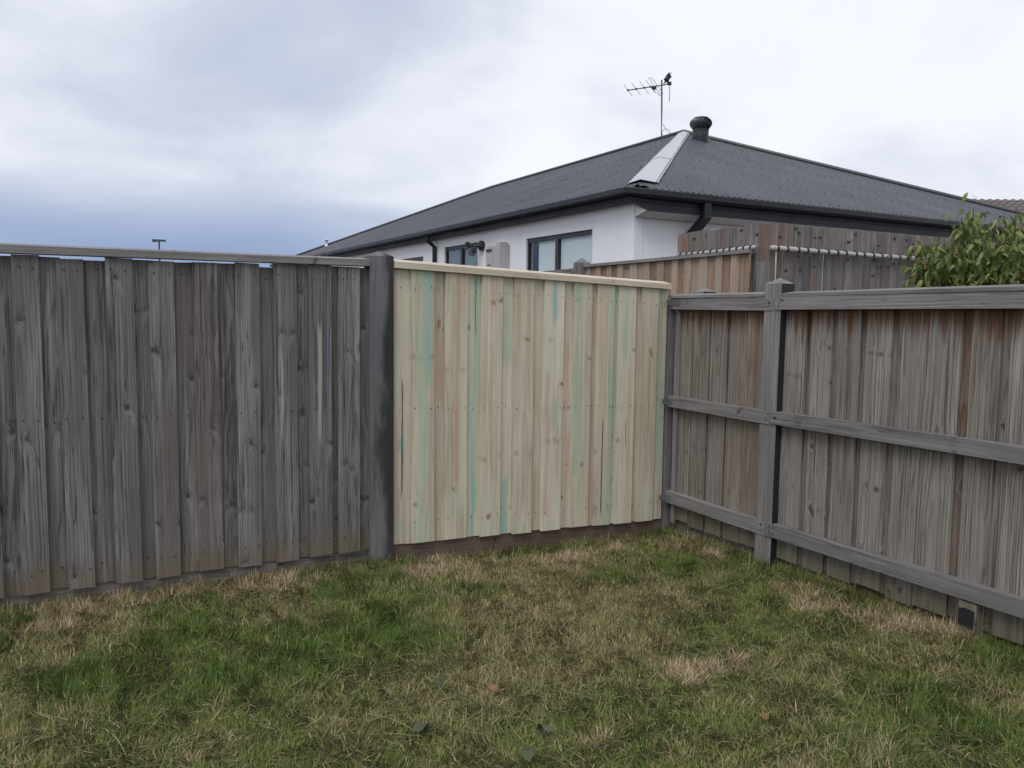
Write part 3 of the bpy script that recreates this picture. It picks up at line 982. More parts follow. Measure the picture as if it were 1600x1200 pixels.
for k, (w0, w1, z0, z1) in enumerate(wins):
    wn = MB()
    t = 0.055
    x0, x1 = HX + 0.035, HX + 0.085
    wn.box(x0, x1, w0, w0 + t, z0, z1)
    wn.box(x0, x1, w1 - t, w1, z0, z1)
    wn.box(x0, x1, w0 + t, w1 - t, z1 - t - 0.02, z1)
    wn.box(x0, x1, w0 + t, w1 - t, z0, z0 + t)
    mm = w0 + (w1 - w0) * (0.52 if k == 0 else 0.50)
    wn.box(x0 - 0.012, x1, mm - 0.045, mm + 0.045, z0 + t, z1 - t - 0.02)
    wo = hbuild(wn, 'window', M['frame'])
    for (pa, pb_) in ((w0 + t, mm - 0.045), (mm + 0.045, w1 - t)):
        g_ = MB()
        g_.box(x0 + 0.02, x0 + 0.026, pa, pb_, z0 + t, z1 - t - 0.02)
        g_.build('pane', M['glass'], wo)
    bl = MB()
    bl.box(x1 + 0.004, x1 + 0.010, w0 + 0.02, w1 - (0.02 if k else 0.32), z0 + 0.02, z1 - 0.03)
    bl.build('blind', M['blind'] if k == 0 else M['blind_grey'], wo)
    if k == 0:
        bl = MB()
        bl.box(x1 + 0.025, x1 + 0.04, w1 - 0.34, w1 - 0.28, z0, z1 - 0.05)
        bl.box(x1 + 0.3, x1 + 0.31, w0, w1, z0 - 0.5, z1)
        bl.build('curtain', M['blind'], wo)

# roof: ridge and hip cappings carry the corrugated sheets
rf = MB()
rf.tube([PK + Vector((0, 0, 0.02)), RE + Vector((0, 0, 0.02))], 0.055, 8)
rf.tube([PK + Vector((0, 0, 0.02)), Vector((XE, A0.y, EZ + 0.02))], 0.055, 8)
rf.tube([RE + Vector((0, 0, 0.02)), Vector((A0.x, YE, EZ + 0.02))], 0.055, 8)
rf.quad((XE, A0.y, EZ), (XE, YE, EZ), tuple(RE), tuple(PK))
rf.quad((A0.x, YE, EZ), tuple(RE), tuple(RE), (XE, YE, EZ))
rf.f[-1] = (rf.f[-1][0], rf.f[-1][3], rf.f[-1][1])
roof = hbuild(rf, 'roof', M['ridge'])
PITCHW, SHEET = 0.115, 0.69


def wave(s):
    q = (s / PITCHW) % 1.0
    q = min(q, 1 - q) / 0.5
    return -0.026 * min(1.0, max(0.0, (0.46 - q) / 0.16))


def sheet(c0, c1, ends, place, jitter):
    """corrugated sheet: columns between c0 and c1, each running from ends(c)[0] to ends(c)[1]"""
    mb = MB()
    n = max(2, int(round((c1 - c0) / (PITCHW / 8))))
    prev = None
    vs_, fs = [], []
    for k in range(n + 1):
        c = c0 + (c1 - c0) * k / n
        s0, s1 = ends(c)
        if s1 <= s0 + 0.01:
            prev = None
            continue
        h = wave(c) + jitter
        vs_ += [place(c, s0, h), place(c, s1, h)]
        i_ = len(vs_) - 2
        if prev is not None:
            fs.append((prev, i_, i_ + 1, prev + 1))
        prev = i_
    if fs:
        mb.add(vs_, fs)
        mb.build('roof_sheet', M['roof'], roof)


def endsL(c):
    s0 = max(0.0, A0.y + 0.32 - c)
    s1 = min(PK.x - A0.x, (c - A0.y) * (PK.x - A0.x) / (PK.y - A0.y), (YE - c) * (PK.x - A0.x) / (YE - RE.y))
    return s0, s1


def endsR(c):
    s0 = max(0.0, A0.x + 0.32 - c)
    s1 = min((c - A0.x) * (PK.y - A0.y) / (PK.x - A0.x), (XE - c) * (PK.y - A0.y) / (XE - PK.x))
    return s0, s1


c = A0.y
while c < YE:
    sheet(c, min(c + SHEET, YE), endsL, lambda c_, s, h: (A0.x + s, c_, EZ + s * slopeL + h), 0.0)
    c += SHEET
c = A0.x
while c < XE:
    sheet(c, min(c + SHEET, XE), endsR, lambda c_, s, h: (c_, A0.y + s, EZ + s * slopeR + h), 0.0)
    c += SHEET
# roofing screws in rows along the battens
sc_ = MB()
for s in np.arange(0.15, 6.6, 0.9):
    for c in np.arange(A0.x + 0.2, XE, PITCHW * 2):
        a, b_ = endsR(c)
        if a < s < b_ - 0.2:
            z = EZ + s * slopeR + 0.010
            sc_.box(c - 0.008, c + 0.008, A0.y + s - 0.008, A0.y + s + 0.008, z, z + 0.008)
    for c in np.arange(A0.y + 0.2, 22.0, PITCHW * 2):
        a, b_ = endsL(c)
        if a < s < b_ - 0.2:
            z = EZ + s * slopeL + 0.010
            sc_.box(A0.x + s - 0.008, A0.x + s + 0.008, c - 0.008, c + 0.008, z, z + 0.008)
o = sc_.build('roof_screws', M['dark'], roof)
o["kind"] = "stuff"

# bright bare-metal hip flashing on the near corner
fl_ = MB()
hipdir = (PK.x - A0.x, PK.y - A0.y, PK.z - EZ)


def hp(f, off_l, off_r, dz):
    """point on hip at fraction f moved along the left or right slope"""
    x = A0.x + hipdir[0] * f
    y = A0.y + hipdir[1] * f
    z = EZ + hipdir[2] * f
    return (x + off_r, y + off_l, z + dz)


segsn = 3
for k in range(segsn):
    f0, f1 = 0.045 + 0.95 * k / segsn, 0.045 + 0.95 * (k + 1) / segsn
    w0_, w1_ = 0.33 - 0.12 * f0, 0.33 - 0.12 * f1
    dz = 0.022 + 0.006 * (k % 2)
    fl_.quad(hp(f0, 0, 0, dz + 0.02), hp(f1, 0, 0, dz + 0.02), hp(f1, w1_, 0, dz), hp(f0, w0_, 0, dz))
    fl_.quad(hp(f0, 0, w0_, dz), hp(f1, 0, w1_, dz), hp(f1, 0, 0, dz + 0.02), hp(f0, 0, 0, dz + 0.02))
ho = fl_.build('hip_flashing', M['zinc'], roof)
rv = MB()
for k in range(36):
    f_ = 0.05 + 0.92 * k / 36
    w_ = 0.33 - 0.12 * f_ - 0.03
    for q in (hp(f_, w_, 0, 0.03), hp(f_, 0, w_, 0.03)):
        rv.box(q[0] - 0.011, q[0] + 0.011, q[1] - 0.011, q[1] + 0.011, q[2], q[2] + 0.008)
o = rv.build('rivets', M['dark'], roof)
o["kind"] = "stuff"

# gutter, fascia, soffit
GPTH = [(5.185, 28.4), (5.185, 4.47), (5.455, 4.20), (18.35, 4.20)]


def sweep(path, prof, name, mat, parent=hs, lift=(0, 0, 0, 0), drop=(0, 0, 0, 0)):
    """prof: list of (offset inward, z) closed polygon swept along path with mitres; inward = +X for the left run"""
    pts = [Vector(p) for p in path]
    nrm = []
    for i in range(len(pts) - 1):
        d = (pts[i + 1] - pts[i]).normalized()
        nrm.append(Vector((-d.y, d.x)))
    vs_, fs = [], []
    n = len(prof)
    for i, p in enumerate(pts):
        if i == 0:
            m_ = nrm[0]
        elif i == len(pts) - 1:
            m_ = nrm[-1]
        else:
            m_ = (nrm[i - 1] + nrm[i]).normalized()
            m_ = m_ / m_.dot(nrm[i])
        zmin = min(q[1] for q in prof)
        for (o_, z) in prof:
            vs_.append((p.x + m_.x * o_, p.y + m_.y * o_, z + (drop[i] if z < zmin + 0.003 else lift[i])))
    for i in range(len(pts) - 1):
        for k in range(n):
            k2 = (k + 1) % n
            fs.append((i * n + k, i * n + k2, (i + 1) * n + k2, (i + 1) * n + k))
    fs.append(tuple(range(n)))
    fs.append(tuple((len(pts) - 1) * n + k for k in range(n - 1, -1, -1)))
    return hbuild(MB().add(vs_, fs), name, mat, parent)


sweep(GPTH, [(0.0, 3.345), (0.016, 3.352), (0.016, 3.335), (0.010, 3.325), (0.010, 3.262), (0.10, 3.262), (0.10, 3.35), (0.112, 3.35),
             (0.112, 3.248), (0.02, 3.248), (0.0, 3.268)], 'gutter', M['gutter'],
      lift=(0.03, 0.03, -0.012, -0.012), drop=(0.03, 0.03, -0.03, -0.03))
FP = [(5.32, 28.3), (5.32, 4.53), (5.51, 4.32), (18.25, 4.32)]
sweep(FP, [(0.0, 3.246), (0.0, 3.190), (0.010, 3.185), (0.010, 3.05), (0.035, 3.05), (0.035, 3.246)], 'fascia', M['fascia'],
      lift=(0.03, 0.03, -0.03, -0.03), drop=(0.135, 0.135, 0.0, 0.0))
mb = MB()
mb.add([(HX + 0.002, 4.36, 3.052), (HX + 0.002, 4.606, 2.985), (HX + 0.002, 4.606, 3.22), (HX + 0.002, 4.50, 3.22),
        (18.0, 4.36, 3.052), (18.0, 4.606, 2.985), (18.0, 4.606, 3.22), (18.0, 4.50, 3.22)],
       [(0, 3, 2, 1), (0, 1, 5, 4), (1, 2, 6, 5), (2, 3, 7, 6), (3, 0, 4, 7), (4, 5, 6, 7)])
hbuild(mb, 'soffit', M['soffit'])
mb = MB()
mb.box(5.36, HX - 0.001, 4.62, 28.0, 3.20, 3.22)
hbuild(mb, 'eave_lining', M['fascia'])
# downpipes
mb = MB()
mb.tube([(5.25, 11.95, 3.26), (5.25, 11.95, 3.17), (5.42, 11.95, 3.02), (5.43, 11.95, 0.0)], 0.05, 8)
dp = hbuild(mb, 'downpipe', M['gutter'])
mb = MB()
mb.box(6.47, 6.60, 4.22, 4.32, 3.00, 3.255)
q0 = [(6.47, 4.22, 3.00), (6.60, 4.22, 3.00), (6.60, 4.32, 3.04), (6.47, 4.32, 3.04)]
q1 = [(6.47, 4.53, 2.74), (6.60, 4.53, 2.74), (6.60, 4.64, 2.80), (6.47, 4.64, 2.80)]
mb.add(q0 + q1, [(0, 1, 5, 4), (1, 2, 6, 5), (2, 3, 7, 6), (3, 0, 4, 7)])
mb.box(6.472, 6.598, 4.53, 4.64, 0.0, 2.76)
hbuild(mb, 'downpipe', M['gutter'])

# --- hot water heater, flood light, vents on the house
hw = empty('water_heater', (HX, 8.74, 2.2))
tag(hw, 'beige grey wall-mounted gas water heater between the two windows', 'water heater')
mb = MB()
mb.box(-0.20, -0.004, -0.29, 0.29, -0.5, 0.64)
mb.build('cabinet', M['heater'], hw)
mb = MB()
mb.box(-0.215, -0.2005, -0.005, 0.28, -0.5, 0.63)
mb.box(-0.212, -0.2005, -0.28, -0.015, -0.5, 0.63)
mb.build('front_cover', M['heater'], hw)
mb = MB()
mb.box(-0.230, -0.216, 0.04, 0.26, 0.53, 0.575)
mb.build('flue_slot', M['dark'], hw)
mb = MB()
mb.box(-0.2175, -0.2155, 0.09, 0.20, 0.26, 0.285)
mb.build('badge', M['mast'], hw)
mb = MB()
mb.box(-0.17, -0.02, -0.22, -0.04, 0.6405, 0.69)
mb.build('top_duct', M['heater'], hw)

sl = empty('flood_light', (HX, 9.60, 2.90))
tag(sl, 'black twin flood light with sensor on the white wall', 'light')
MB().lathe([(0.0, -0.02), (0.10, -0.02), (0.10, 0.03), (0.06, 0.06), (0, 0.06)], 16).build('base', M['dark'], sl, (-0.03, 0, 0), (0, R(-90), 0))
for dy in (0.30, 0.02):
    h_ = MB().lathe([(0.0, -0.08), (0.04, -0.08), (0.055, 0.02), (0.066, 0.06), (0.062, 0.064)], 16).build('lamp_head', M['dark'], sl, (-0.22, dy, 0.01 if dy > .1 else -0.13),
                                                                                    (0, R(-140), R(35)))
    MB().lathe([(0.0, 0.055), (0.060, 0.055)], 16).build('lens', M['lens'], h_)
MB().tube([(-0.03, 0, 0), (-0.15, 0.1, 0.0), (-0.2, 0.28, 0.0)], 0.022, 8).build('arm', M['dark'], sl)
MB().tube([(-0.15, 0.02, 0.0), (-0.17, 0.02, -0.16)], 0.03, 8).build('sensor_stem', M['dark'], sl)

vp = MB().lathe([(0.0, 0), (0.10, 0.0), (0.055, 0.04), (0.05, 0.24), (0.07, 0.24), (0.07, 0.29), (0, 0.31)], 14)
vx, vy = 6.9, 26.2
vz = EZ + (vx - A0.x) * slopeL
o = vp.build('vent_pipe', M['white_trim'], None, (vx, vy, vz - 0.03), smooth=True)
tag(o, 'small white vent pipe at the far low end of the dark roof', 'vent')

# whirlybird ventilator
wb = empty('roof_ventilator', (11.45, 10.05, 5.69))
tag(wb, 'dark round spinning ventilator standing beside the roof peak', 'ventilator')
MB().lathe([(0.20, -0.05), (0.19, 0.13), (0.185, 0.15)], 24).build('base_collar', M['gutter'], wb, smooth=True)
MB().lathe([(0.188, 0.13), (0.19, 0.27), (0.20, 0.28)], 24).build('throat', M['roof'], wb, smooth=True)
MB().lathe([(0.0, 0.27), (0.18, 0.27), (0.21, 0.38), (0.14, 0.50), (0, 0.52)], 20).build('core', M['dark'], wb, smooth=True)
for k in range(22):
    q = 2 * math.pi * k / 22
    vs_ = []
    for j in range(7):
        s = j / 6
        rr = 0.145 + 0.12 * math.sin(math.pi * (0.10 + 0.86 * s)) ** 0.8
        z = 0.285 + 0.27 * s
        aq = q + 0.55 * s
        if s > 0.8:
            rr *= 1 - (s - 0.8) * 1.2
        for da, dr in ((0.0, 0.0), (0.20, -0.028)):
            vs_.append(((rr + dr) * math.cos(aq + da), (rr + dr) * math.sin(aq + da), z))
    fs = [(2 * j, 2 * j + 1, 2 * j + 3, 2 * j + 2) for j in range(6)]
    MB().add(vs_, fs).build('vane', M['vane'], wb, smooth=True)
MB().lathe([(0.17, 0.545), (0.10, 0.56), (0, 0.565)], 20).build('top_plate', M['gutter'], wb, smooth=True)
MB().box(0.03, 0.62, -0.30, 0.22, -0.10, -0.07).build('flashing_apron', M['zinc'], wb, (-0.35, -0.2, 0.0), (R(22), 0, 0))

# TV antenna
an = empty('tv_antenna', (11.40, 11.45, 6.05))
tag(an, 'rooftop TV antenna on a tall thin mast left of the ridge corner', 'antenna')
MB().tube([(0, 0, -0.25), (0.015, 0.04, 0.70), (0.035, 0.10, 1.42)], 0.021, 8).build('mast', M['mast'], an)
b0, b1 = Vector((-0.73, 0.49, 1.150)), Vector((0.225, -0.01, 1.325))
u = (b1 - b0)
MB().tube([b0, b1], 0.016, 6).build('boom', M['alu'], an)
pd = Vector((u.y, -u.x, 0)).normalized()
sdv = (Vector((0.88, -0.48, 0)) * 0.55 + Vector((0, 0, -0.5)) + Vector((0.45, 0.83, 0)) * 0.45).normalized()
for k, f_ in enumerate((0.01, 0.20, 0.39, 0.54)):
    c_ = b0 + u * f_
    L_ = 0.19 + 0.012 * k
    o = MB().tube([c_ - sdv * L_, c_ + sdv * L_], 0.006, 5).build('element', M['alu'], an)
    MB().box(c_.x - 0.02, c_.x + 0.02, c_.y - 0.02, c_.y + 0.02, c_.z - 0.018, c_.z + 0.022).build('clamp', M['dark'], o)
c_ = b0 + u * 0.62
MB().box(c_.x - 0.045, c_.x + 0.045, c_.y - 0.04, c_.y + 0.04, c_.z - 0.075, c_.z - 0.01).build('junction_box', M['dark'], an)
for s in (-1, 1):
    MB().tube([c_ + Vector((0, 0, 0.0)), c_ + sdv * s * 0.26 + Vector((0, 0, 0.02)), c_ + sdv * s * 0.26 + u * 0.08, c_ + u * 0.08], 0.007, 5).build('dipole', M['alu'], an)
c_ = b0 + u * 0.985
for k in (-1, 1):
    MB().tube([c_, c_ + Vector((0.03 * k, 0.03, -0.42)) if k > 0 else c_ + Vector((-0.0, 0.0, 0.06))], 0.009, 5).build('reflector', M['alu'], an)
MB().box(c_.x - 0.035, c_.x + 0.035, c_.y - 0.03, c_.y + 0.03, c_.z - 0.03, c_.z + 0.05).build('clamp', M['dark'], an)
MB().tube([b0 + u * 0.62 + Vector((0, 0, -0.09)), Vector((-0.10, 0.08, 1.06)), Vector((0.01, 0.05, 1.0))], 0.007, 5).build('strut', M['alu'], an)
MB().tube([Vector((0.02, 0, 0.33)), Vector((0.13, -0.03, 0.16)), Vector((0.2, -0.05, 0.10))] +
          [Vector((0.13 + 0.10 * math.cos(q), -0.03 - 0.05 * math.cos(q), 0.10 + 0.10 * math.sin(q))) for q in np.linspace(0, 6.0, 14)] +
          [Vector((0.05, 0, -0.02))], 0.006, 5).build('coax_loop', M['mast'], an)


# bird (one continuous body grown from a skin skeleton)
def build_bird(loc, yaw):
    root = empty('bird', loc)
    tag(root, 'dark starling-like bird perched on the end of the TV antenna', 'bird')
    me = bpy.data.meshes.new('body')
    #           tail tip, tail, rump, belly, breast, neck, head, head front
    P_ = [(-0.115, 0, -0.020), (-0.072, 0, 0.022), (-0.038, 0, 0.075), (0.000, 0, 0.125), (0.024, 0, 0.180), (0.030, 0, 0.225), (0.038, 0, 0.252), (0.058, 0, 0.254)]
    RR = [(0.018, 0.008), (0.026, 0.016), (0.050, 0.046), (0.070, 0.066), (0.062, 0.058), (0.037, 0.036), (0.038, 0.036), (0.016, 0.015)]
    E_ = [(i, i + 1) for i in range(7)]
    me.from_pydata(P_, E_, [])
    o = link('body', me, M['feather'], root)
    o.rotation_euler = (0, 0, yaw)
    o.modifiers.new('Skin', 'SKIN').use_smooth_shade = True
    for i, r_ in enumerate(RR):
        me.skin_vertices[0].data[i].radius = r_
    me.skin_vertices[0].data[3].use_root = True
    s = o.modifiers.new('Sub', 'SUBSURF')
    s.levels = s.render_levels = 2
    k = MB().lathe([(0.010, 0.0), (0.007, 0.022), (0.0, 0.044)], 8).build('beak', M['beak'], o, (0.068, 0, 0.254), (0, R(97), 0), smooth=True)
    for s_ in (-1, 1):
        wv = [(0.03, 0.045 * s_, 0.18), (0.02, 0.060 * s_, 0.13), (-0.03, 0.050 * s_, 0.07), (-0.085, 0.020 * s_, 0.006), (-0.055, 0.036 * s_, 0.085),
              (-0.01, 0.050 * s_, 0.155), (0.0, 0.066 * s_, 0.125)]
        MB().add(wv, [(0, 6, 5), (0, 1, 6), (1, 2, 6), (6, 2, 4), (6, 4, 5), (2, 3, 4)]).build('wing', M['feather'], o)
        MB().tube([(-0.008, 0.022 * s_, 0.085), (0.004, 0.022 * s_, 0.04), (-0.004, 0.022 * s_, 0.0)], [0.014, 0.007, 0.005], 6).build('leg', M['feather'], o)
        for a_ in (-0.5, 0, 0.5, 3.14):
            MB().tube([(-0.004, 0.022 * s_, 0.004), (-0.004 + 0.024 * math.cos(a_), 0.022 * s_ + 0.02 * math.sin(a_), -0.002)], 0.004, 5).build('toe', M['feather'], o)
        MB().lathe([(0.0, -0.004), (0.005, 0.0), (0.0, 0.004)], 8).build('eye', M['beak'], o, (0.052, 0.026 * s_, 0.258))
    MB().add([(-0.108, -0.014, -0.012), (-0.108, 0.014, -0.012), (-0.066, 0.020, 0.016), (-0.066, -0.020, 0.016), (-0.085, 0, -0.004)],
             [(0, 1, 4), (1, 2, 4), (2, 3, 4), (3, 0, 4)]).build('tail_coverts', M['feather_pale'], o, (-0.006, 0, -0.012))


build_bird((11.40 + 0.165, 11.45 + 0.022, 6.05 + 1.335), R(-24))

# ------------------------------------------------------------------ neighbouring tiled house far right
th = empty('tiled_house', (30.5, 12.0, 0))
tag(th, 'neighbouring house with grey-brown tiled roof beyond the dark roof', 'house')
prof = []
for k in range(9):
    s = k / 8
    prof.append((s * 0.30, 0.028 * math.sin(s * math.pi * 2) + 0.012))
tv, tf = [], []
for (px_, pz_) in prof:
    tv += [(px_, -0.40, pz_ + 0.035), (px_, 0.0, pz_), (px_, -0.40, pz_ + 0.005)]
for k in range(8):
    a = k * 3
    tf += [(a, a + 3, a + 4, a + 1), (a + 2, a + 5, a + 3, a)]
tile_me = MB().add(tv, tf).mesh('roof_tile')
tile_me.materials.append(M['tile'])
pit = R(24)
# slope faces the yard (-Y' ), ridge runs toward +X side
base = Vector((24.5, 12.6, 4.35))
rdir = Vector((0.86, -0.50, 0)).normalized()
updir = Vector((0.50, 0.86, 0)).normalized()
Rm = Matrix((rdir, (updir * math.cos(pit) + Vector((0, 0, math.sin(pit)))), rdir.cross(updir * math.cos(pit) + Vector((0, 0, math.sin(pit)))))).transposed().to_4x4()
rows, cols = 14, 26
sl_vec = updir * math.cos(pit) + Vector((0, 0, math.sin(pit)))
rb = MB()
c0, c1 = base - rdir * 0.3, base + rdir * (cols * 0.30 + 3)
rb.quad(tuple(c0), tuple(c1), tuple(c1 + sl_vec * rows * 0.33), tuple(c0 + rdir * 2.2 + sl_vec * rows * 0.33))
rb.quad(tuple(c0 - Vector((0, 0, 4.4))), tuple(c1 - Vector((0, 0, 4.4))), tuple(c1), tuple(c0))
o = rb.build('roof', M['tile_wall'], th)
o.location = -th.location - Vector((0, 0, 0.03))
for r_ in range(rows):
    for k in range(cols):
        if k * 0.30 < r_ * 0.16 or k < 4 or k > 18 or r_ < 2:
            continue
        pnt = base + rdir * (k * 0.30) + sl_vec * (0.40 + r_ * 0.33)
        o = link('roof_tile', tile_me, None, th)
        mw = Rm.copy()
        mw.translation = pnt - th.location
        o.matrix_basis = mw

# far street lamp
la = empty('street_lamp', (5.7, 83.0, 0))
tag(la, 'tiny far-off street lamp rising above the left grey fence', 'street lamp')
MB().tube([(0, 0, 0), (0, 0, 8.25)], [0.12, 0.08], 8).build('pole', M['lamp_grey'], la)
MB().box(-0.62, 0.62, -0.2, 0.2, 8.20, 8.38).box(-0.62, -0.25, -0.2, 0.2, 8.12, 8.2).build('lamp_head', M['lamp_grey'], la)

# ------------------------------------------------------------------ bushes behind the right fence
def leaf_mesh(name, L, W, droop, n=4):
    vs_, fs = [], []
    for i in range(n + 1):
        s = i / n
        w = W * math.sin(math.pi * min(1, s * 0.93 + 0.04)) ** 0.8 * (1 - 0.25 * s)
        y = L * s
        z = -droop * s * s * L
        vs_ += [(-w / 2, y, z + 0.10 * w), (0, y, z), (w / 2, y, z + 0.10 * w)]
    for i in range(n):
        a = i * 3
        fs += [(a, a + 1, a + 4, a + 3), (a + 1, a + 2, a + 5, a + 4)]
    return MB().add(vs_, fs)


def bush(name, label, cen, size, nclump, leafL, mat, mat2, npart, stems, seed, shoots=()):
    r_ = random.Random(seed)
    root = empty(name, (cen[0], cen[1], -0.1))
    tag(root, label, 'bush')
    sm = MB()
    tips = []
    for k in range(stems):
        a = r_.uniform(0, 6.28)
        rr = r_.uniform(0.2, 0.95)
        tip = Vector((cen[0] + size[0] * rr * math.cos(a), cen[1] + size[1] * rr * math.sin(a), cen[2] + size[2] * r_.uniform(-0.75, 1.0) * (1.1 - 0.5 * rr)))
        tips.append(tip)
    tips += [Vector(s) for s in shoots]
    spots = []
    for tip in tips:
        b0_ = Vector((cen[0] + r_.uniform(-.12, .12), cen[1] + r_.uniform(-.12, .12), -0.1))
        mid = b0_.lerp(tip, 0.8) + Vector((r_.uniform(-.1, .1), r_.uniform(-.1, .1), 0.05))
        mid.z = min(mid.z, tip.z - 0.05)
        sm.tube([b0_, mid, tip], [0.014, 0.008, 0.003], 5)
        for q in range(nclump):
            s = r_.uniform(0.25, 1.0)
            pt = mid.lerp(tip, s) + Vector((r_.gauss(0, .05), r_.gauss(0, .05), r_.gauss(0, .05)))
            spots.append((pt, s))
    o = sm.build('stems', M['bark'], root)
    o.location = -root.location
    lm = []
    for k in range(3):
        me = leaf_mesh('leaf', leafL * (0.85 + 0.15 * k), leafL * (0.42 + 0.05 * k), 0.35 + 0.25 * k).mesh('leaf', True)
        me.materials.append(mat)
        lm.append(me)
    camp = Vector((-1.73, -4.98, 1.57))
    spots.sort(key=lambda q: (q[0] - camp).length - 0.3 * (q[0].z > 1.7))
    mass = MB()
    vis = [q for q in spots if q[0].z > 1.66]
    hid = [q for q in spots if q[0].z <= 1.66]
    for i_, (pt, s) in enumerate(vis + hid):
        yaw = r_.uniform(0, 6.28)
        pitch = r_.uniform(-1.15, 0.1)
        sc = r_.uniform(0.65, 1.15)
        mw = Matrix.Translation(pt) @ Matrix.Rotation(yaw, 4, 'Z') @ Matrix.Rotation(pitch, 4, 'X') @ Matrix.Rotation(r_.uniform(-.6, .6), 4, 'Y') @ Matrix.Scale(sc, 4)
        if i_ < npart:
            lo_ = link('leaf', lm[i_ % 3], None, root)
            mw2 = Matrix.Translation(-root.location) @ mw
            lo_.matrix_basis = mw2
        else:
            src = lm[i_ % 3]
            mass.add([mw @ v_.co for v_ in src.vertices], [tuple(p_.vertices) for p_ in src.polygons], 1 if r_.random() < 0.07 else 0)
    o = mass.build('foliage', None, root, mats=[mat, mat2], smooth=True)
    o.location = -root.location
    o["kind"] = "stuff"


bush('leafy_bush', 'leafy green bush with drooping oval leaves above the right fence', (3.98, -1.58, 1.86), (0.58, 0.42, 0.44), 80, 0.060, M['leaf'], M['leaf_red'], 290, 125, 5,
     shoots=((3.83, -1.50, 2.34), (3.80, -1.52, 2.27), (4.12, -1.62, 2.28), (3.5, -1.32, 2.10), (3.44, -1.36, 1.98)))
bush('twiggy_shrub', 'darker twiggy shrub with tiny leaves at the right edge behind the bush', (5.12, -1.22, 1.85), (0.36, 0.34, 0.62), 34, 0.04, M['leaf_dark'], M['leaf_red'], 60, 50, 9)
bush('vine_sprig', 'small yellow-red vine sprig poking above the right fence before the screen', (3.47, -0.72, 1.66), (0.07, 0.06, 0.12), 9, 0.045, M['leaf_red'], M['leaf'], 40, 9, 21)
bush('vine_shoot', 'small twig with green leaves just right of the pyramid-topped post', (2.95, -0.86, 1.66), (0.10, 0.05, 0.10), 4, 0.04, M['leaf'], M['leaf_red'], 20, 5, 33)

# ------------------------------------------------------------------ lawn
STRAW = [(-1.85, -0.22, .17), (-1.62, -0.20, .14), (-0.70, -0.20, .15), (0.18, -0.30, .16), (1.05, -0.36, .15), (1.28, -0.38, .14), (0.60, -0.36, .12),
         (2.15, -0.30, .15), (2.22, -1.95, .13), (2.28, -2.15, .12), (2.12, -1.55, .10), (-1.76, -0.14, .16), (-1.96, -0.14, .14), (-1.39, -0.1, .13), (-0.83, -0.13, .20), (-1.08, -0.09, .15), (-0.88, -0.70, .12), (0.08, -0.22, .16), (0.29, -0.26, .18),
         (0.45, -0.40, .17), (1.15, -0.34, .16), (1.4, -0.36, .13), (1.33, -1.13, .15), (0.96, -2.2, .13), (0.77, -2.19, .13), (1.04, -2.32, .12), (2.09, -0.46, .17),
         (2.25, -0.63, .14), (2.07, -1.81, .14), (2.07, -2.04, .13), (2.17, -2.25, .14), (2.31, -2.38, .12), (0.91, -2.68, .14), (0.13, -2.46, .14), (-1.4, -1.9, .16),
         (0.95, -2.94, .15), (0.75, -0.28, .10), (1.75, -0.25, .13), (-1.55, -0.55, .12), (1.75, -1.2, .12), (-1.2, -1.55, .12)]
GREEN = [(-2.04, -0.35, .20), (-1.19, -0.37, .13), (-0.37, -0.42, .26), (-0.39, -1.17, .34), (-0.78, -1.16, .32), (-0.27, -0.85, .26), (0.32, -0.76, .20), (1.23, -0.94, .22),
         (2.17, -2.81, .2), (1.81, -0.93, .2), (1.04, -2.93, .2), (-1.71, -1.08, .3), (-1.11, -1.31, .3), (1.49, -3.04, .3), (-0.05, -0.42, .15), (-1.3, -0.75, .25),
         (2.33, -2.75, .12), (2.30, -0.9, .10)]


def spots_mask(x, y, L, faint=()):
    m_ = np.zeros_like(x)
    for cx, cy, r_ in L:
        w_ = 0.45 if (cx, cy) in faint else 1.0
        m_ = np.maximum(m_, w_ * np.clip(1.35 - np.hypot(x - cx, y - cy) / r_, 0, 1))
    return m_


FAINT = {(-0.88, -0.70), (1.33, -1.13), (0.91, -2.68), (0.13, -2.46), (-1.4, -1.9), (0.95, -2.94), (-1.55, -0.55), (1.75, -1.2), (-1.2, -1.55), (1.04, -2.32)}


def blade_field(x, y):
    wx = x + (vnoise(x, y, 5.0, 3) - 0.5) * 0.30 + (vnoise(x, y, 17.0, 13) - 0.5) * 0.16
    wy = y + (vnoise(x, y, 5.0, 4) - 0.5) * 0.30 + (vnoise(x, y, 17.0, 14) - 0.5) * 0.16
    st_ = spots_mask(wx, wy, STRAW, FAINT)
    gr = spots_mask(wx, wy, GREEN)
    n = 0.55 * vnoise(x, y, 1.6, 5) + 0.3 * vnoise(x, y, 4.5, 6) + 0.15 * vnoise(x, y, 12, 7)
    left = np.clip((0.35 - x) / 1.4, 0, 1)
    dry = np.clip(0.17 + 1.5 * (n - 0.5) + 0.13 * (1 - left) - 0.06 * left, 0.03, 1)
    dry = dry * (1 - 0.85 * gr)
    dry = np.maximum(dry, st_ * 0.98)
    return dry, st_, gr


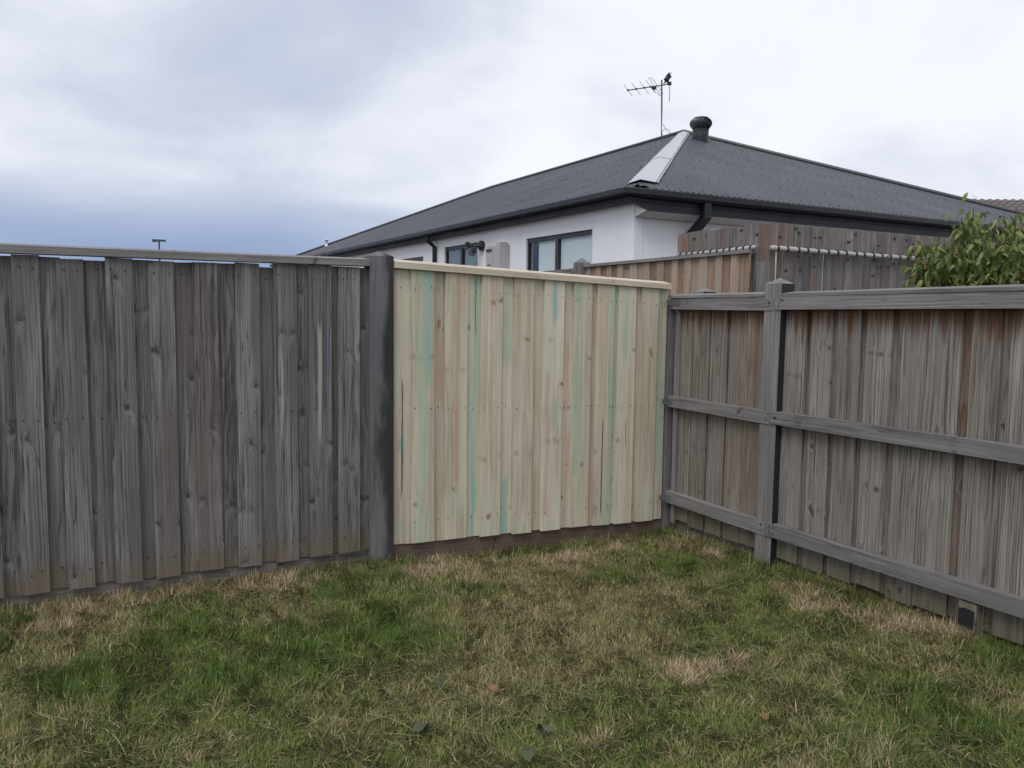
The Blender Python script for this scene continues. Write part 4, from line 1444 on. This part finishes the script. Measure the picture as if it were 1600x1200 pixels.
def make_strands(name, n, region, lfun, lay, wid, colfun, label, cat, segs=2, curl=0.5, lift=0.0):
    x, y = region(n)
    dry, st_, gr = blade_field(x, y)
    n = len(x)
    L = lfun(n, dry, st_, gr)
    yaw = (vnoise(x, y, 9.0, 21) * 2.6 + vnoise(x, y, 3.0, 22) * 1.4) * np.pi + rng.normal(0, 1.0, n)
    el = lay(n, st_, gr)
    bend = (rng.random(n) - 0.3) * curl
    w = wid * (0.6 + 0.8 * rng.random(n))
    z0 = gh(x, y) + lift * rng.random(n)
    ts = np.linspace(0, 1, segs + 1)
    dirx, diry = np.cos(yaw), np.sin(yaw)
    yb = yaw + (rng.random(n) - .5) * 1.2
    bx, by = -np.sin(yb), np.cos(yb)
    V = np.zeros((n, 2 * segs + 1, 3))
    cx, cy, cz = x.copy(), y.copy(), z0.copy()
    side = (rng.random(n) - .5) * curl * 1.2
    for i, t_ in enumerate(ts):
        ww = w * (1 - 0.55 * t_) * 0.5
        if i < segs:
            V[:, 2 * i, 0], V[:, 2 * i, 1], V[:, 2 * i, 2] = cx - bx * ww, cy - by * ww, cz
            V[:, 2 * i + 1, 0], V[:, 2 * i + 1, 1], V[:, 2 * i + 1, 2] = cx + bx * ww, cy + by * ww, cz
        else:
            V[:, 2 * segs, 0], V[:, 2 * segs, 1], V[:, 2 * segs, 2] = cx, cy, cz
        e_ = el - bend * t_ * 1.4
        ya = yaw + side * t_
        stp = L / segs
        cx = cx + np.cos(ya) * np.cos(e_) * stp
        cy = cy + np.sin(ya) * np.cos(e_) * stp
        cz = np.maximum(cz + np.sin(e_) * stp, gh(x, y) + 0.004)
    k = 2 * segs + 1
    base = (np.arange(n) * k)[:, None]
    quads = []
    for i in range(segs - 1):
        quads.append(base + np.array([2 * i, 2 * i + 1, 2 * i + 3, 2 * i + 2]))
    tri = base + np.array([2 * segs - 2, 2 * segs - 1, 2 * segs])
    per = np.concatenate([q for q in quads] + [tri], 1)          # loops per blade
    loops = per.reshape(-1)
    sizes = np.tile(np.array([4] * (segs - 1) + [3]), n)
    starts = np.concatenate([[0], np.cumsum(sizes)[:-1]])
    me = bpy.data.meshes.new(name)
    me.vertices.add(n * k)
    me.vertices.foreach_set('co', V.reshape(-1).astype(np.float32))
    me.loops.add(len(loops))
    me.loops.foreach_set('vertex_index', loops.astype(np.int32))
    me.polygons.add(len(sizes))
    me.polygons.foreach_set('loop_start', starts.astype(np.int32))
    me.update(calc_edges=True)
    C_ = colfun(n, dry, st_, gr)
    CC = np.ones((n, k, 4), np.float32)
    CC[:, :, :3] = C_[:, None, :]
    at = me.color_attributes.new('blade_colour', 'FLOAT_COLOR', 'POINT')
    at.data.foreach_set('color', CC.reshape(-1))
    o = link(name, me, M['grass'])
    tag(o, label, cat, kind='stuff')
    return o


CX, CY = -1.7296, -4.9818
fx, fy = math.sin(-YAW), math.cos(YAW)


def in_view(n, margin=0.74, dmin=1.9):
    """random points of the lawn a person standing at the camera could see, denser close by"""
    X_, Y_ = [], []
    got = 0
    while got < n:
        x = rng.uniform(-3.6, 2.46, n)
        y = rng.uniform(-5.2, 0.02, n)
        dx, dy = x - CX, y - CY
        dep = dx * fx + dy * fy
        lat = dx * fy - dy * fx
        keep = (dep > dmin) & (np.abs(lat) < margin * dep + 0.25) & (rng.random(n) < np.clip((3.9 / np.maximum(dep, 0.1)) ** 1.0, 0, 1))
        keep &= ~((x > 2.41) & (rng.random(n) < 0.5))
        X_.append(x[keep])
        Y_.append(y[keep])
        got += keep.sum()
    return np.concatenate(X_)[:n], np.concatenate(Y_)[:n]


def mixc(a, b_, f):
    return np.array(a)[None, :] * (1 - f[:, None]) + np.array(b_)[None, :] * f[:, None]


def blade_cols(n, dry, st_, gr):
    pick = rng.random(n)
    green = mixc((0.056, 0.100, 0.022), (0.195, 0.240, 0.056), rng.random(n) ** 1.4)
    green = green * (1 - 0.25 * gr[:, None]) + np.array((0.045, 0.115, 0.032)) * 0.25 * gr[:, None]
    straw = mixc((0.18, 0.145, 0.066), (0.46, 0.39, 0.215), rng.random(n) ** 1.4)
    pink = mixc((0.22, 0.155, 0.100), (0.64, 0.50, 0.35), rng.random(n) ** 1.3)
    straw = np.where((rng.random(n) < st_ * 0.9)[:, None], pink, straw)
    olive = mixc((0.095, 0.098, 0.034), (0.25, 0.235, 0.095), rng.random(n) ** 1.3)
    c = np.where((pick < dry)[:, None], straw, green)
    c = np.where(((pick > dry) & (pick < dry + 0.36 * (1 - gr)))[:, None], olive, c)
    return c * (0.74 + 0.66 * rng.random(n))[:, None]


def blade_len(n, dry, st_, gr):
    return (0.018 + 0.034 * rng.random(n)) * (1 + 0.5 * gr + 0.65 * st_)


def blade_lay(n, st_, gr):
    return np.clip(rng.normal(0.75, 0.42, n) + 0.15 * gr - 0.30 * st_, 0.05, 1.5)


make_strands('lawn_grass', 300000, in_view, blade_len, blade_lay, 0.0038, blade_cols,
             'short patchy green and straw-coloured lawn across the yard', 'grass', 2, 0.9)


def clip_cols(n, dry, st_, gr):
    a = mixc((0.21, 0.17, 0.090), (0.42, 0.355, 0.22), rng.random(n))
    b_ = mixc((0.11, 0.135, 0.05), (0.22, 0.245, 0.105), rng.random(n))
    return np.where((rng.random(n) < 0.45 - 0.3 * gr + 0.3 * st_)[:, None], a, b_)


make_strands('grass_clippings', 15000, in_view, lambda n, d, s, g_: 0.035 + 0.075 * rng.random(n) ** 2.2, lambda n, s, g_: rng.normal(0.12, 0.16, n), 0.0032,
             clip_cols, 'loose dry clippings lying over the lawn', 'clippings', 3, 1.1, 0.045)


def bundles(n):
    C_ = [(0.05, -2.09, .0), (-0.25, -1.98, 0.05), (0.25, -2.16, .0), (-0.8, -2.03, .05), (1.02, -2.85, 0.03), (1.1, -2.98, .03), (2.05, -1.05, .04), (1.93, -2.2, .08),
          (1.6, -1.35, .1), (-0.4, -2.03, .08), (-0.3, -2.2, .1), (0.9, -1.95, .06), (-1.6, -1.7, .1), (2.2, -2.3, .08)]
    idx = rng.integers(0, len(C_), n)
    a = np.array(C_)[idx]
    return a[:, 0] + rng.normal(0, 0.04 + a[:, 2]), a[:, 1] + rng.normal(0, 0.03 + a[:, 2])


make_strands('long_grass_strands', 190, bundles, lambda n, d, s, g_: 0.12 + 0.22 * rng.random(n) ** 1.5, lambda n, s, g_: rng.normal(0.10, 0.10, n), 0.0042,
             lambda n, d, s, g_: mixc((0.13, 0.17, 0.06), (0.30, 0.30, 0.13), rng.random(n)), 'long cut grass strands strewn across the lawn', 'clippings', 5, 0.8, 0.05)


def fence_edge(n):
    k = rng.random(n)
    x = np.where(k < 0.62, rng.uniform(-2.9, 2.4, n), 2.43 - np.abs(rng.normal(0, 0.05, n)))
    y = np.where(k < 0.62, -np.abs(rng.normal(0, 0.05, n)) - 0.002 + 0.02, rng.uniform(-3.2, 0, n))
    return x, y


make_strands('fence_edge_grass', 9000, fence_edge, lambda n, d, s, g_: 0.035 + 0.06 * rng.random(n) ** 1.8, lambda n, s, g_: np.clip(rng.normal(1.0, 0.35, n), 0.1, 1.5), 0.0032,
             blade_cols, 'longer untrimmed grass along the foot of the fences', 'grass', 3, 0.9)


# fallen leaves
def fallen(label, x, y, L, mat, yaw, group='leaves fallen on the lawn'):
    mb = leaf_mesh('fallen_leaf', L, L * 0.55, 0.12, 5)
    vs_ = [(a + random.uniform(-.004, .004), b_, c_ + 0.3 * abs(a) + 0.016 * math.sin(b_ * 55 + a * 120)) for a, b_, c_ in mb.v]
    mb.v = vs_
    o = mb.build('fallen_leaf', mat, None, (x, y, float(gh(x, y)) + 0.045), (R(random.uniform(-12, 12)), R(random.uniform(-20, 20)), yaw), smooth=True)
    tag(o, label, 'leaf', group)


fallen('curled grey-green leaf on the lawn at the bottom centre-left', -0.66, -2.24, 0.11, M['leaf_fallen'], R(-60))
fallen('grey-green leaf lowest in the picture, near the bottom centre', -0.32, -2.57, 0.10, M['leaf_fallen'], R(-20))
fallen('dark grey-green leaf by the long cut strands in the lawn', -0.42, -1.86, 0.08, M['leaf_fallen'], R(-80))
fallen('pale grey-green leaf right of the bottom centre leaf', -0.13, -2.42, 0.08, M['leaf_fallen'], R(30))
fallen('small orange leaf on the lawn below the long cut strands', -0.18, -2.03, 0.05, M['leaf_orange'], R(10))
fallen('small yellow-orange leaf on the lawn towards the bottom right', 0.72, -2.72, 0.05, M['leaf_orange'], R(70))
